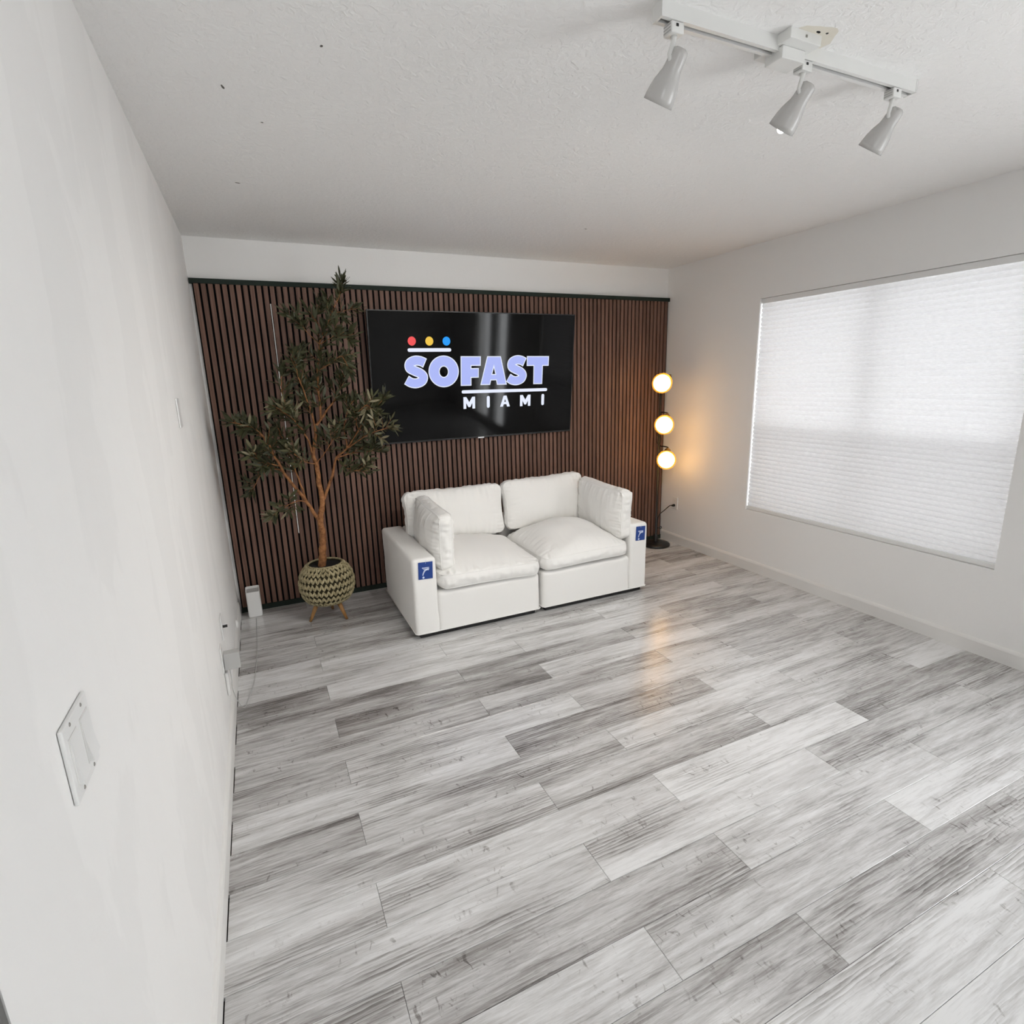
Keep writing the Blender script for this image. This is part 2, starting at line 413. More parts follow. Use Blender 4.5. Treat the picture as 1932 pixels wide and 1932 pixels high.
# baseboards
def baseboard(name, along, a0, a1, at, sign, h=0.09, t=0.012):
    """profile extruded along x or y, standing proud of the wall"""
    bm = bmesh.new()
    prof = [(0, 0), (t, 0), (t, h * 0.80), (t * 0.72, h * 0.90), (t * 0.35, h * 0.97), (0.0, h)]
    ends = []
    for a in (a0, a1):
        ends.append([bm.verts.new((at + sign * d, a, z) if along == 'y' else (a, at + sign * d, z)) for d, z in prof])
    for i in range(len(prof) - 1):
        bm.faces.new((ends[0][i], ends[0][i + 1], ends[1][i + 1], ends[1][i]))
    bm.faces.new(ends[0]); bm.faces.new(list(reversed(ends[1])))
    bmesh.ops.recalc_face_normals(bm, faces=bm.faces[:])
    return struct(link_mesh(name, bm, 'trim'))
baseboard('baseboard_left', 'y', YE, -0.035, 0.0, 1)
baseboard('baseboard_right', 'y', DOOR[1], -0.035, W, -1)
baseboard('baseboard_rear', 'x', XH, W, YR, 1)

# ---------------- right window and its cellular shade
def window(name, y0, y1, z0, z1, mull=True, screens=True):
    w = struct(empty(name, (W + 0.07, (y0 + y1) / 2, z0)))
    L = Matrix.Translation(-Vector(w.location))
    def part(nm, a, material, **kw):
        b = bx(*a, **kw); bmesh.ops.transform(b, matrix=L, verts=b.verts[:]); return link_mesh(nm, b, material, w)
    xa, xb = W + 0.085, W + 0.150; f = 0.030
    part('window_frame', (xa, xb, y0, y1, z0, z0 + f), 'white_gloss'); part('window_frame', (xa, xb, y0, y1, z1 - f, z1), 'white_gloss')
    part('window_frame', (xa, xb, y0, y0 + f, z0 + f, z1 - f), 'white_gloss'); part('window_frame', (xa, xb, y1 - f, y1, z0 + f, z1 - f), 'white_gloss')
    ym = (y0 + y1) / 2; zm = 1.13
    part('mullion', (xa, xb, ym - 0.030, ym + 0.030, z0 + f, z1 - f), 'white_gloss')
    for (a, b) in ((y0 + f, ym - 0.030), (ym + 0.030, y1 - f)):
        part('meeting_rail', (W + 0.060, W + 0.082, a, b, zm - 0.012, zm + 0.012), 'white_gloss')
        part('pane', (W + 0.070, W + 0.074, a, b, z0 + f, zm - 0.012), 'glass')
        part('pane', (xb - 0.030, xb - 0.026, a, b, zm, z1 - f), 'glass')
        part('insect_screen', (W + 0.062, W + 0.0625, a, b, z0 + f, zm - 0.012), 'mesh')
    return w
window('window_1', *WIN)

sh = empty('cellular_shade', (W + 0.028, (WIN[0] + WIN[1]) / 2, WIN[2]))
tag(sh, 'white cellular shade lowered over the right-hand window', 'window shade')
y0, y1, z0, z1 = WIN[0] + 0.005, WIN[1] - 0.0035, 0.028, WIN[3] - WIN[2] - 0.034
y0 -= sh.location.y; y1 -= sh.location.y
bm = bmesh.new(); NP = 48; dz = (z1 - z0) / NP
colA = []
for i in range(NP):
    for f_, d in ((0.0, 0.0), (0.08, -0.007), (0.35, -0.0115), (0.65, -0.0115), (0.92, -0.007)):
        colA.append([bm.verts.new((d, y0 + (y1 - y0) * q / 12, z0 + dz * (i + f_))) for q in range(13)])
colA.append([bm.verts.new((0.0, y0 + (y1 - y0) * q / 12, z1 + 0.004)) for q in range(13)])
for r0, r1 in zip(colA, colA[1:]):
    for q in range(12): bm.faces.new((r0[q], r0[q + 1], r1[q + 1], r1[q]))
link_mesh('pleated_fabric', bm, 'shade', sh, True)
link_mesh('bottom_rail', bx(-0.016, 0.012, y0 - 0.002, y1 + 0.002, 0.002, 0.030, bev=0.003), 'white_plastic', sh)
link_mesh('head_rail', bx(-0.014, 0.016, y0 - 0.001, y1 + 0.001, z1 - 0.002, z1 + 0.032, bev=0.002), 'white_plastic', sh)
for yy in (y0 - 0.003, y1 + 0.001):
    link_mesh('rail_end_cap', bx(-0.013, 0.010, yy, yy + 0.002, 0.005, 0.027), 'rubber' if yy < 0 else 'white_plastic', sh)

# ---------------- glass door beside the window (behind the photographer, mirrored in the screen)
gd = struct(empty('door_1', (W + 0.06, (DOOR[0] + DOOR[1]) / 2, 0)))
def gpart(nm, a, material):
    b = bx(*a); bmesh.ops.transform(b, matrix=Matrix.Translation(-Vector(gd.location)), verts=b.verts[:]); return link_mesh(nm, b, material, gd)
xa, xb = W + 0.03, W + 0.08
d0, d1 = DOOR[0], DOOR[1]; dm = (d0 + d1) / 2
PANES = ((-4.91, -4.41), (-4.14, -3.78))
for a, b in ((d0, -4.91), (-4.41, -4.14), (-3.78, d1)): gpart('door_frame', (xa, xb, a, b, 0.0, 1.98), 'white_gloss')
for a, b in PANES:
    gpart('door_frame', (xa, xb, a, b, 0.0, 0.12), 'white_gloss'); gpart('door_frame', (xa, xb, a, b, 1.86, 1.98), 'white_gloss')
    gpart('pane', (xa + 0.02, xa + 0.025, a, b, 0.12, 1.86), 'glass')
# ---------------- unseen rear window, added to light the room
rw = struct(empty('added_fill_window', ((ADDED_WIN[0] + ADDED_WIN[1]) / 2, YR - 0.06, ADDED_WIN[2])))
def rpart(nm, a, material):
    b = bx(*a); bmesh.ops.transform(b, matrix=Matrix.Translation(-Vector(rw.location)), verts=b.verts[:]); return link_mesh(nm, b, material, rw)
xs = [ADDED_WIN[0], ADDED_WIN[1]]
for x in xs: rpart('window_frame', (max(x - 0.03, ADDED_WIN[0]), min(x + 0.03, ADDED_WIN[1]), YR - 0.09, YR - 0.04, ADDED_WIN[2], ADDED_WIN[3]), 'white_gloss')
for a, b in zip(xs, xs[1:]):
    lo = a + 0.03; hi = b - 0.03
    rpart('window_frame', (lo, hi, YR - 0.09, YR - 0.04, ADDED_WIN[2], ADDED_WIN[2] + 0.05), 'white_gloss'); rpart('window_frame', (lo, hi, YR - 0.09, YR - 0.04, ADDED_WIN[3] - 0.05, ADDED_WIN[3]), 'white_gloss')
    rpart('pane', (lo, hi, YR - 0.068, YR - 0.063, ADDED_WIN[2] + 0.05, ADDED_WIN[3] - 0.05), 'glass')

# ------------------------------------------------------------------ slatted wall panel
PX0, PITCH, SLAT = 0.0270, 0.0391, 0.0265
panel = tag(empty('slat_wall_panel', (W / 2, -0.012, 0)), 'walnut slat panelling on black felt across the back wall', 'wall panel')
PO = Vector(panel.location)
def ppart(nm, a, material, **kw):
    b = bx(*a, **kw); bmesh.ops.transform(b, matrix=Matrix.Translation(-PO), verts=b.verts[:]); return link_mesh(nm, b, material, panel)
ppart('felt_backing', (0.018, W - 0.001, -0.012, -0.001, 0.0, 2.168), 'felt')
ppart('top_rail', (0.004, W - 0.001, -0.036, -0.001, 2.168, 2.197), 'rail_dark')
ppart('bottom_rail', (0.018, W - 0.001, -0.034, -0.012, 0.0, 0.036), 'rail_dark')
sb = bx(-SLAT / 2, SLAT / 2, -0.008, 0.008, 0.0, 2.131, bev=0.0012, seg=1)
slat_me = bpy.data.meshes.new('slat'); sb.normal_update(); sb.to_mesh(slat_me); sb.free(); slat_me.materials.append(M['walnut'])
nsl = int((W - 0.006 - PX0) / PITCH)
for i in range(nsl + 1):
    x = PX0 + 0.0125 + i * PITCH
    if x + SLAT / 2 > W - 0.002: break
    o = bpy.data.objects.new('slat', slat_me); COL.objects.link(o); o.parent = panel; o.location = (x - PO.x, -0.0205 - PO.y, 0.037)
# white line in one seam of the panelling
gx = PX0 + 0.0125 + 10 * PITCH + PITCH / 2
s = ppart('white_seam_strip', (gx - 0.0026, gx + 0.0026, -0.030, -0.012, 0.52, 2.06), 'strip_white'); s['label'] = 'thin white line in a gap of the panelling behind the tree'

# ------------------------------------------------------------------ television
TVW, TVL = 1.635, 0.927
tv = tag(empty('television', (1.034, -0.06, 1.104)), 'large flat black television showing lilac lettering', 'television')
tilt = math.atan2(0.087, 0.923)
tv.rotation_euler = (tilt, 0, 0)      # x right, local z up the screen, screen faces local -y
def tpart(nm, a, material, parent=tv, **kw): return link_mesh(nm, bx(*a, **kw), material, parent)
tpart('housing', (0, TVW, 0.003, 0.028, 0, TVL, ), 'bezel', bev=0.003)
tpart('bezel_edge', (0, TVW, -0.001, 0.004, 0, 0.012), 'bezel'); tpart('bezel_edge', (0, TVW, -0.001, 0.004, TVL - 0.007, TVL), 'bezel')
tpart('bezel_edge', (0, 0.007, -0.001, 0.004, 0.012, TVL - 0.007), 'bezel'); tpart('bezel_edge', (TVW - 0.007, TVW, -0.001, 0.004, 0.012, TVL - 0.007), 'bezel')
scr = tpart('screen', (0.007, TVW - 0.007, 0.0, 0.003, 0.012, TVL - 0.007), 'screen')
tpart('maker_badge', (0.80, 0.85, -0.003, 0.004, -0.004, 0.006), 'silver')
tpart('wall_bracket', (0.55, 1.09, 0.028, 0.05, 0.25, 0.68), 'black')
tpart('wall_bracket', (0.60, 0.64, 0.026, 0.085, 0.60, 0.66), 'black'); tpart('wall_bracket', (1.0, 1.04, 0.026, 0.085, 0.60, 0.66), 'black')

def flat_shape(name, loops, material, y, label=None, offset=0.0):
    """2D filled outline (list of closed loops of (u,v)) lying on the screen"""
    cu = bpy.data.curves.new(name, 'CURVE'); cu.dimensions = '2D'; cu.fill_mode = 'BOTH'; cu.offset = offset
    for lp in loops:
        sp = cu.splines.new('POLY'); sp.points.add(len(lp) - 1)
        for p_, (u, v) in zip(sp.points, lp): p_.co = (u, v, 0, 1)
        sp.use_cyclic_u = True
    tmp = bpy.data.objects.new(name, cu); COL.objects.link(tmp)
    dg = bpy.context.evaluated_depsgraph_get(); me = bpy.data.meshes.new_from_object(tmp.evaluated_get(dg))
    bpy.data.objects.remove(tmp); bpy.data.curves.remove(cu)
    me.transform(Matrix(((1, 0, 0, 0), (0, 0, 1, y), (0, 1, 0, 0), (0, 0, 0, 1))))
    me.materials.clear(); me.materials.append(M[material])
    o = bpy.data.objects.new(name, me); COL.objects.link(o); o.parent = scr
    if label: o['label'] = label
    return o
def ribbon(name, pts, w, material, y, label=None, trim=0.0):
    c = spline([Vector((*p, 0)) for p in pts], 12)
    if trim:
        c[0] = c[0] + (c[1] - c[0]).normalized() * 0; acc = 0
        while (c[0] - c[1]).length + acc < trim: acc += (c[0] - c[1]).length; c.pop(0)
        acc = 0
        while (c[-1] - c[-2]).length + acc < trim: acc += (c[-1] - c[-2]).length; c.pop()
    bm = bmesh.new(); rows = []
    for i, p in enumerate(c):
        d = (c[min(i + 1, len(c) - 1)] - c[max(i - 1, 0)]).normalized(); n = Vector((-d.y, d.x, 0)) * w / 2
        rows.append((bm.verts.new((p.x + n.x, y, p.y + n.y)), bm.verts.new((p.x - n.x, y, p.y - n.y))))
    for a, b in zip(rows, rows[1:]): bm.faces.new((a[0], a[1], b[1], b[0]))
    o = link_mesh(name, bm, material, scr)
    if label: o['label'] = label
    return o
def ell(cx, cy, rx, ry, n=48): return [(cx + rx * math.cos(2 * math.pi * k / n), cy + ry * math.sin(2 * math.pi * k / n)) for k in range(n)]
def stroke(pts, w, per=10, curved=True):
    c = spline([Vector((*p, 0)) for p in pts], per) if curved else [Vector((*p, 0)) for p in pts]
    Lp, Rp = [], []
    for i, p in enumerate(c):
        d = (c[min(i + 1, len(c) - 1)] - c[max(i - 1, 0)]).normalized(); nrm = Vector((-d.y, d.x, 0))
        Lp.append((p.x + nrm.x * w / 2, p.y + nrm.y * w / 2)); Rp.append((p.x - nrm.x * w / 2, p.y - nrm.y * w / 2))
    return Lp + Rp[::-1]
def capsule(u0, v0, u1, v1, w, n=10):
    a = math.atan2(v1 - v0, u1 - u0); r = w / 2
    return [(u1 + r * math.cos(a - math.pi / 2 + math.pi * k / n), v1 + r * math.sin(a - math.pi / 2 + math.pi * k / n)) for k in range(n + 1)] + \
           [(u0 + r * math.cos(a + math.pi / 2 + math.pi * k / n), v0 + r * math.sin(a + math.pi / 2 + math.pi * k / n)) for k in range(n + 1)]
def S_shape(l, r, b, t_, w):
    f = lambda x, y: (l + (r - l) * x, b + (t_ - b) * y)
    return ([f(0.86, 0.765), f(0.68, 0.83), f(0.46, 0.845), f(0.26, 0.77), f(0.24, 0.63), f(0.42, 0.54), f(0.64, 0.46), f(0.77, 0.35), f(0.71, 0.22), f(0.50, 0.155), f(0.28, 0.175), f(0.09, 0.265)])
letters = [
    ('S', [S_shape(0.236, 0.420, 0.396, 0.624, 0.070)]),
    ('O', [ell(0.5345, 0.5095, 0.1165, 0.1135), ell(0.534, 0.508, 0.032, 0.037, 32)]),
    ('F', [[(0.664, 0.402), (0.750, 0.401), (0.750, 0.459), (0.809, 0.459), (0.811, 0.530), (0.751, 0.530), (0.751, 0.546), (0.826, 0.546), (0.828, 0.615), (0.667, 0.617)]]),
    ('A', [[(0.822, 0.403), (0.903, 0.402), (0.911, 0.436), (0.953, 0.436), (0.960, 0.401), (1.044, 0.400), (0.992, 0.614), (0.879, 0.615)], [(0.921, 0.483), (0.946, 0.483), (0.934, 0.530)]]),
    ('S', [S_shape(1.040, 1.222, 0.393, 0.620, 0.070)]),
    ('T', [[(1.275, 0.397), (1.355, 0.396), (1.357, 0.537), (1.409, 0.537), (1.410, 0.611), (1.214, 0.613), (1.214, 0.538), (1.274, 0.538)]]),
]
for ch, loops in letters:
    if ch == 'S':
        ribbon('logo_letter', loops[0], 0.070, 'px_white', -0.0006, 'letter S'); ribbon('logo_letter_fill', loops[0], 0.057, 'px_lilac', -0.0011, trim=0.0065); continue
    flat_shape('logo_letter', loops, 'px_white', -0.0006, 'letter ' + ch)
    flat_shape('logo_letter_fill', loops, 'px_lilac', -0.0011, offset=-0.0065)
for (u, mm) in ((0.304, 'px_red'), (0.432, 'px_yellow'), (0.560, 'px_blue')):
    flat_shape('logo_dot', [ell(u, 0.723, 0.0295, 0.031)], mm, -0.0008)
flat_shape('logo_bar', [capsule(0.283, 0.662, 0.583, 0.662, 0.025)], 'px_white', -0.0008)
flat_shape('logo_bar', [capsule(0.682, 0.357, 1.390, 0.351, 0.024)], 'px_white', -0.0008)
def Mlet(a, b, lo, hi):
    w_ = 0.0225; m_ = (a + b) / 2
    return [(a, lo), (a + w_, lo), (a + w_, hi - 0.045), (m_ - 0.008, lo + 0.012), (m_ + 0.008, lo + 0.012), (b - w_, hi - 0.045), (b - w_, lo), (b, lo), (b, hi), (b - 0.024, hi), (m_, lo + 0.050), (a + 0.024, hi), (a, hi)]
flat_shape('logo_letter', [Mlet(0.683, 0.778, 0.229, 0.318)], 'px_white', -0.0008, 'letter M')
flat_shape('logo_letter', [capsule(0.887, 0.241, 0.887, 0.307, 0.025)], 'px_white', -0.0008, 'letter I')
flat_shape('logo_letter', [[(0.987, 0.232), (1.012, 0.232), (1.018, 0.250), (1.041, 0.250), (1.047, 0.231), (1.072, 0.231), (1.042, 0.317), (1.017, 0.317)], [(1.0225, 0.268), (1.037, 0.268), (1.0297, 0.291)]], 'px_white', -0.0008, 'letter A')
flat_shape('logo_letter', [Mlet(1.160, 1.253, 0.228, 0.316)], 'px_white', -0.0008, 'letter M')
flat_shape('logo_letter', [capsule(1.364, 0.240, 1.364, 0.305, 0.025)], 'px_white', -0.0008, 'letter I')

# ------------------------------------------------------------------ sofa
def soft_box(x0, x1, y0, y1, z0, z1, bev=0.025, sub=0.045, amp=0.0025, seed=0.0):
    """upholstered block: rounded box, subdivided and slightly uneven"""
    bm = bmesh.new()
    def g(a, b):
        n = max(2, int(round((b - a) / sub))); return [a + (b - a) * i / n for i in range(n + 1)]
    cx, cyy, cz = (x0 + x1) / 2, (y0 + y1) / 2, (z0 + z1) / 2
    def inset(vals, a, b):
        v = [a, a + bev * 0.3, a + bev * 0.65, a + bev, ] + [q for q in g(a, b)[1:-1] if a + bev * 1.3 < q < b - bev * 1.3] + [b - bev, b - bev * 0.65, b - bev * 0.3, b]
        return v
    X, Y, Z = inset(None, x0, x1), inset(None, y0, y1), inset(None, z0, z1)
    vd = {}
    def V(i, j, k):
        if (i, j, k) not in vd:
            p = Vector((X[i], Y[j], Z[k]))
            c = Vector((min(max(p.x, x0 + bev), x1 - bev), min(max(p.y, y0 + bev), y1 - bev), min(max(p.z, z0 + bev), z1 - bev)))
            d = p - c
            if p.z < z0 + bev: d.z = 0.0; c.z = p.z
            if d.length > 1e-7:
                m_ = max(abs(d.x), abs(d.y), abs(d.z))
                p = c + d.normalized() * m_
            nz = noise.noise(p * 5.0 + Vector((seed, 0, 0))) * amp + noise.noise(p * 17.0 + Vector((0, seed, 0))) * amp * 0.3
            dirn = d.normalized() if d.length > 1e-7 else Vector((0, 0, 0))
            vd[(i, j, k)] = bm.verts.new(p + dirn * nz)
        return vd[(i, j, k)]
    nx, ny, nz_ = len(X) - 1, len(Y) - 1, len(Z) - 1
    for i in range(nx):
        for j in range(ny):
            bm.faces.new((V(i, j, 0), V(i, j + 1, 0), V(i + 1, j + 1, 0), V(i + 1, j, 0))); bm.faces.new((V(i, j, nz_), V(i + 1, j, nz_), V(i + 1, j + 1, nz_), V(i, j + 1, nz_)))
    for i in range(nx):
        for k in range(nz_):
            bm.faces.new((V(i, 0, k), V(i + 1, 0, k), V(i + 1, 0, k + 1), V(i, 0, k + 1))); bm.faces.new((V(i, ny, k), V(i, ny, k + 1), V(i + 1, ny, k + 1), V(i + 1, ny, k)))
    for j in range(ny):
        for k in range(nz_):
            bm.faces.new((V(0, j, k), V(0, j, k + 1), V(0, j + 1, k + 1), V(0, j + 1, k))); bm.faces.new((V(nx, j, k), V(nx, j + 1, k), V(nx, j + 1, k + 1), V(nx, j, k + 1)))
    return bm

def move(bm, loc): bmesh.ops.transform(bm, matrix=Matrix.Translation(-Vector(loc)), verts=bm.verts[:]); return bm

SB, SF = -0.19, -1.042       # back and front of the sofa
def sofa_module(x0, x1, arm, label):
    root = tag(empty('sofa_module', ((x0 + x1) / 2, (SB + SF) / 2, 0)), label, 'sofa', 'sofa modules')
    L = root.location
    ax0, ax1 = (x0, x0 + 0.150) if arm == 'l' else (x1 - 0.150, x1)
    sx0, sx1 = (x0 + 0.145, x1) if arm == 'l' else (x0, x1 - 0.145)
    link_mesh('seat_base', move(soft_box(sx0, sx1, SF + 0.003, SB - 0.02, 0.034, 0.288, 0.030, seed=x0), L), 'fabric', root, True)
    link_mesh('arm', move(soft_box(ax0, ax1, SF, SB, 0.034, 0.520, 0.024, amp=0.004, seed=x0 + 3), L), 'fabric', root, True)
    link_mesh('back', move(soft_box(sx0, sx1, SB - 0.145, SB, 0.034, 0.518, 0.024, seed=x0 + 7), L), 'fabric', root, True)
    for fx in (x0 + 0.06, x1 - 0.06):
        for fy in (SF + 0.07, SB - 0.07):
            link_mesh('foot', move(bx(fx - 0.025, fx + 0.025, fy - 0.025, fy + 0.025, 0.0, 0.030), L), 'rubber', root)
    link_mesh('under_sofa_shade', move(bx(x0 + 0.03, x1 - 0.03, SF + 0.03, SB - 0.03, 0.001, 0.045), L), 'rubber', root)  # inset black box that stands in for the shadow gap under the sofa
    # hem piping along the lower edge
    bm = bmesh.new(); e = 0.001
    tube(bm, [(x0 - e, SB, 0.040), (x0 - e, SF + 0.012, 0.040), (x0 + 0.012, SF - e, 0.040), (x1 - 0.012, SF - e, 0.040), (x1 + e, SF + 0.012, 0.040), (x1 + e, SB, 0.040)], 0.0045, 6)
    link_mesh('hem', move(bm, L), 'fabric', root, True)
    return root
sofa_module(1.000, 1.852, 'l', 'white modular sofa seat with armrest, on the left beside the olive tree')
sofa_module(1.872, 2.727, 'r', 'white modular sofa seat with armrest, on the right beside the floor lamp')

def cushion(name, size, seam_h, dome, loc, rot, label, group, seed=0, wr=0.006, pinch=0.05, dome_pow=2.0, peak=(0, 0)):
    """boxed cushion: size x,y of the faces, seam_h thickness at the welt, dome = extra height in the middle of each face"""
    sx, sy = size; N = 84; NZ = 8
    bm = bmesh.new(); vd = {}
    rn = Vector((seed * 3.1, seed * 1.7, seed * 0.9))
    def plan(u, v):
        # pull the edges in between the corners a little, round the corners
        n_ = 9.0; m_ = max(abs(u), abs(v))
        if m_ < 1e-6: return 0.0, 0.0
        s_ = m_ / ((abs(u) ** n_ + abs(v) ** n_) ** (1 / n_))
        s_ = 1 + (s_ - 1) * (m_ ** 3)
        return u * s_, v * s_
    def face_pt(u, v, sgn):
        pu, pv = plan(u, v)
        x = pu * sx / 2; y = pv * sy / 2
        x *= 1 - pinch * (1 - pv * pv) * abs(pu) * 0.35; y *= 1 - pinch * (1 - pu * pu) * abs(pv) * 0.35
        uu = max(-1, min(1, u - peak[0] * (1 - u * u))); vv = max(-1, min(1, v - peak[1] * (1 - v * v)))
        f = max(0.0, (1 - abs(uu) ** dome_pow)) * max(0.0, (1 - abs(vv) ** dome_pow))
        h = seam_h / 2 + dome[0 if sgn > 0 else 1] * f ** 0.62
        # gathers running in from the welt
        eu = (1 - abs(u)) * sx / 2; ev = (1 - abs(v)) * sy / 2
        g = 0
        for e_, al, k_ in ((eu, y, 0), (ev, x, 5)):
            fall = math.exp(-e_ / 0.060) * min(1, e_ / 0.010)
            g += fall * (noise.noise(Vector((al * 52 + 11 * sgn, k_ + seed, e_ * 6))) * 1.1 + noise.noise(Vector((al * 19 - 7 * sgn, k_ + seed, e_ * 4))) * 1.0) * wr
        g += noise.noise(Vector((x * 7, y * 7, sgn * 3)) + rn) * wr * 1.1 * min(1, min(eu, ev) / 0.05)
        return Vector((x, y, sgn * (h + g)))
    def side_pt(u, v, k):
        a = face_pt(u, v, 1); b = face_pt(u, v, -1); s_ = k / NZ
        p = b.lerp(a, s_); o_ = Vector((p.x / sx, p.y / sy, 0))
        if abs(u) >= abs(v): o_ = Vector((math.copysign(1, u), 0.0, 0))
        else: o_ = Vector((0, math.copysign(1, v), 0))
        if abs(abs(u) - abs(v)) < 1e-6: o_ = Vector((math.copysign(0.7, u), math.copysign(0.7, v), 0))
        bul = 0.16 * seam_h * math.sin(math.pi * s_)
        al = p.y if abs(u) >= abs(v) else p.x
        w_ = (noise.noise(Vector((al * 34, s_ * 1.5, seed + 9))) + 0.7 * noise.noise(Vector((al * 12, s_ * 2.5, seed + 4)))) * wr * 0.9 * math.sin(math.pi * s_)
        return p + o_ * (bul + w_)
    q = [-1 + 2 * i / N for i in range(N + 1)]
    # denser samples near the border
    q = [math.copysign(1 - (1 - abs(a)) ** 1.25, a) if a else 0.0 for a in q]
    topv = [[bm.verts.new(face_pt(u, v, 1)) for v in q] for u in q]; botv = [[bm.verts.new(face_pt(u, v, -1)) for v in q] for u in q]
    for i in range(N):
        for j in range(N):
            bm.faces.new((topv[i][j], topv[i + 1][j], topv[i + 1][j + 1], topv[i][j + 1])); bm.faces.new((botv[i][j], botv[i][j + 1], botv[i + 1][j + 1], botv[i + 1][j]))
    border = [(i, 0) for i in range(N)] + [(N, j) for j in range(N)] + [(N - i, N) for i in range(N)] + [(0, N - j) for j in range(N)]
    cols = []
    for (i, j) in border:
        cols.append([botv[i][j]] + [bm.verts.new(side_pt(q[i], q[j], k)) for k in range(1, NZ)] + [topv[i][j]])
    for a in range(len(cols)):
        c0 = cols[a]; c1 = cols[(a + 1) % len(cols)]
        for k in range(NZ): bm.faces.new((c0[k], c1[k], c1[k + 1], c0[k + 1]))
    tops = [topv[i][j].co.copy() for i, j in border]; bots = [botv[i][j].co.copy() for i, j in border]
    o = link_mesh(name, bm, 'fabric', None, True)
    for loop in (tops, bots):
        sm = bmesh.new(); tube(sm, loop + [loop[0], loop[1]], 0.0026, 6, cap=False)
        link_mesh('welt_seam', sm, 'fabric', o, True)
    o.location = loc; o.rotation_euler = rot
    return tag(o, label, 'cushion', group)

R = math.radians
# seat cushions (faces up), back cushions and arm cushions (standing)
cushion('seat_cushion', (0.70, 0.67), 0.080, (0.100, 0.004), (1.510, -0.735, 0.352), (R(1.5), R(1.5), 0), 'white seat cushion on the left sofa module', 'seat cushions', 1, 0.010, pinch=0.12, peak=(-0.05, 0.25))
cushion('seat_cushion', (0.69, 0.67), 0.075, (0.155, 0.004), (2.216, -0.735, 0.350), (R(0), R(-1), 0), 'plump white seat cushion on the right sofa module', 'seat cushions', 2, 0.011, pinch=0.12, dome_pow=1.6, peak=(0.0, 0.15))
cushion('back_cushion', (0.75, 0.37), 0.070, (0.060, 0.045), (1.496, -0.400, 0.610), (R(80), R(0.5), 0), 'white back cushion leaning above the left seat cushion', 'back cushions', 3, 0.009, pinch=0.16)
cushion('back_cushion', (0.70, 0.37), 0.070, (0.060, 0.045), (2.228, -0.395, 0.620), (R(80), R(-1), 0), 'white back cushion leaning above the right seat cushion', 'back cushions', 4, 0.007, pinch=0.16)
cushion('arm_cushion', (0.60, 0.37), 0.080, (0.066, 0.055), (1.240, -0.710, 0.580), (R(90), R(2), R(-91)), 'white cushion standing against the left armrest', 'arm cushions', 5, 0.012, pinch=0.20)
cushion('arm_cushion', (0.60, 0.35), 0.080, (0.058, 0.050), (2.553, -0.735, 0.597), (R(90), R(2), R(-90)), 'white cushion standing against the right armrest', 'arm cushions', 6, 0.010, pinch=0.18)

# hang tags on the front of the arms
def hang_tag(x, z, w, h, rz, label):
    root = tag(empty('hang_tag', (x, SF - 0.004, z)), label, 'tag', 'blue hang tags'); root.rotation_euler = (0, R(rz), 0)
    link_mesh('card', bx(-w / 2, w / 2, -0.0012, 0.0012, -h, 0), 'tag_blue', root)
    bm = bmesh.new()
    arc = [(-0.006 + 0.030 * math.cos(a) , -0.0018, -h * 0.86 + 0.045 * math.sin(a)) for a in [R(170 - 8 * k) for k in range(13)]]
    tube(bm, [(p[0] + 0.018, p[1], p[2]) for p in arc], [0.0035 + 0.0035 * k / 12 for k in range(13)], 6)
    for v in bm.verts: v.co.y = -0.0018 + (v.co.y + 0.0018) * 0.1
    sphere(bm, (-0.014, -0.0016, -h * 0.90), 0.007, 12, 8, (1, 0.1, 1)); link_mesh('printed_arc', bm, 'tag_print', root, True)
    for i, wd in enumerate((0.044, 0.034, 0.020)):
        link_mesh('printed_line', bx(-wd / 2, wd / 2, -0.0016, -0.0011, -h * (0.34 + 0.06 * i) - 0.0018, -h * (0.34 + 0.06 * i) + (0.0018 if i else 0.003)), 'tag_print', root)
    bm = bmesh.new(); tube(bm, [(0, -0.0016, -0.010), (0.001, -0.002, 0.004), (0.003, 0.001, 0.016)], 0.0008, 5); link_mesh('string', bm, 'tag_print', root)
hang_tag(1.082, 0.497, 0.088, 0.106, 2.5, 'blue card tag on the left armrest front')
hang_tag(2.663, 0.498, 0.078, 0.103, 2.0, 'blue card tag on the right armrest front')

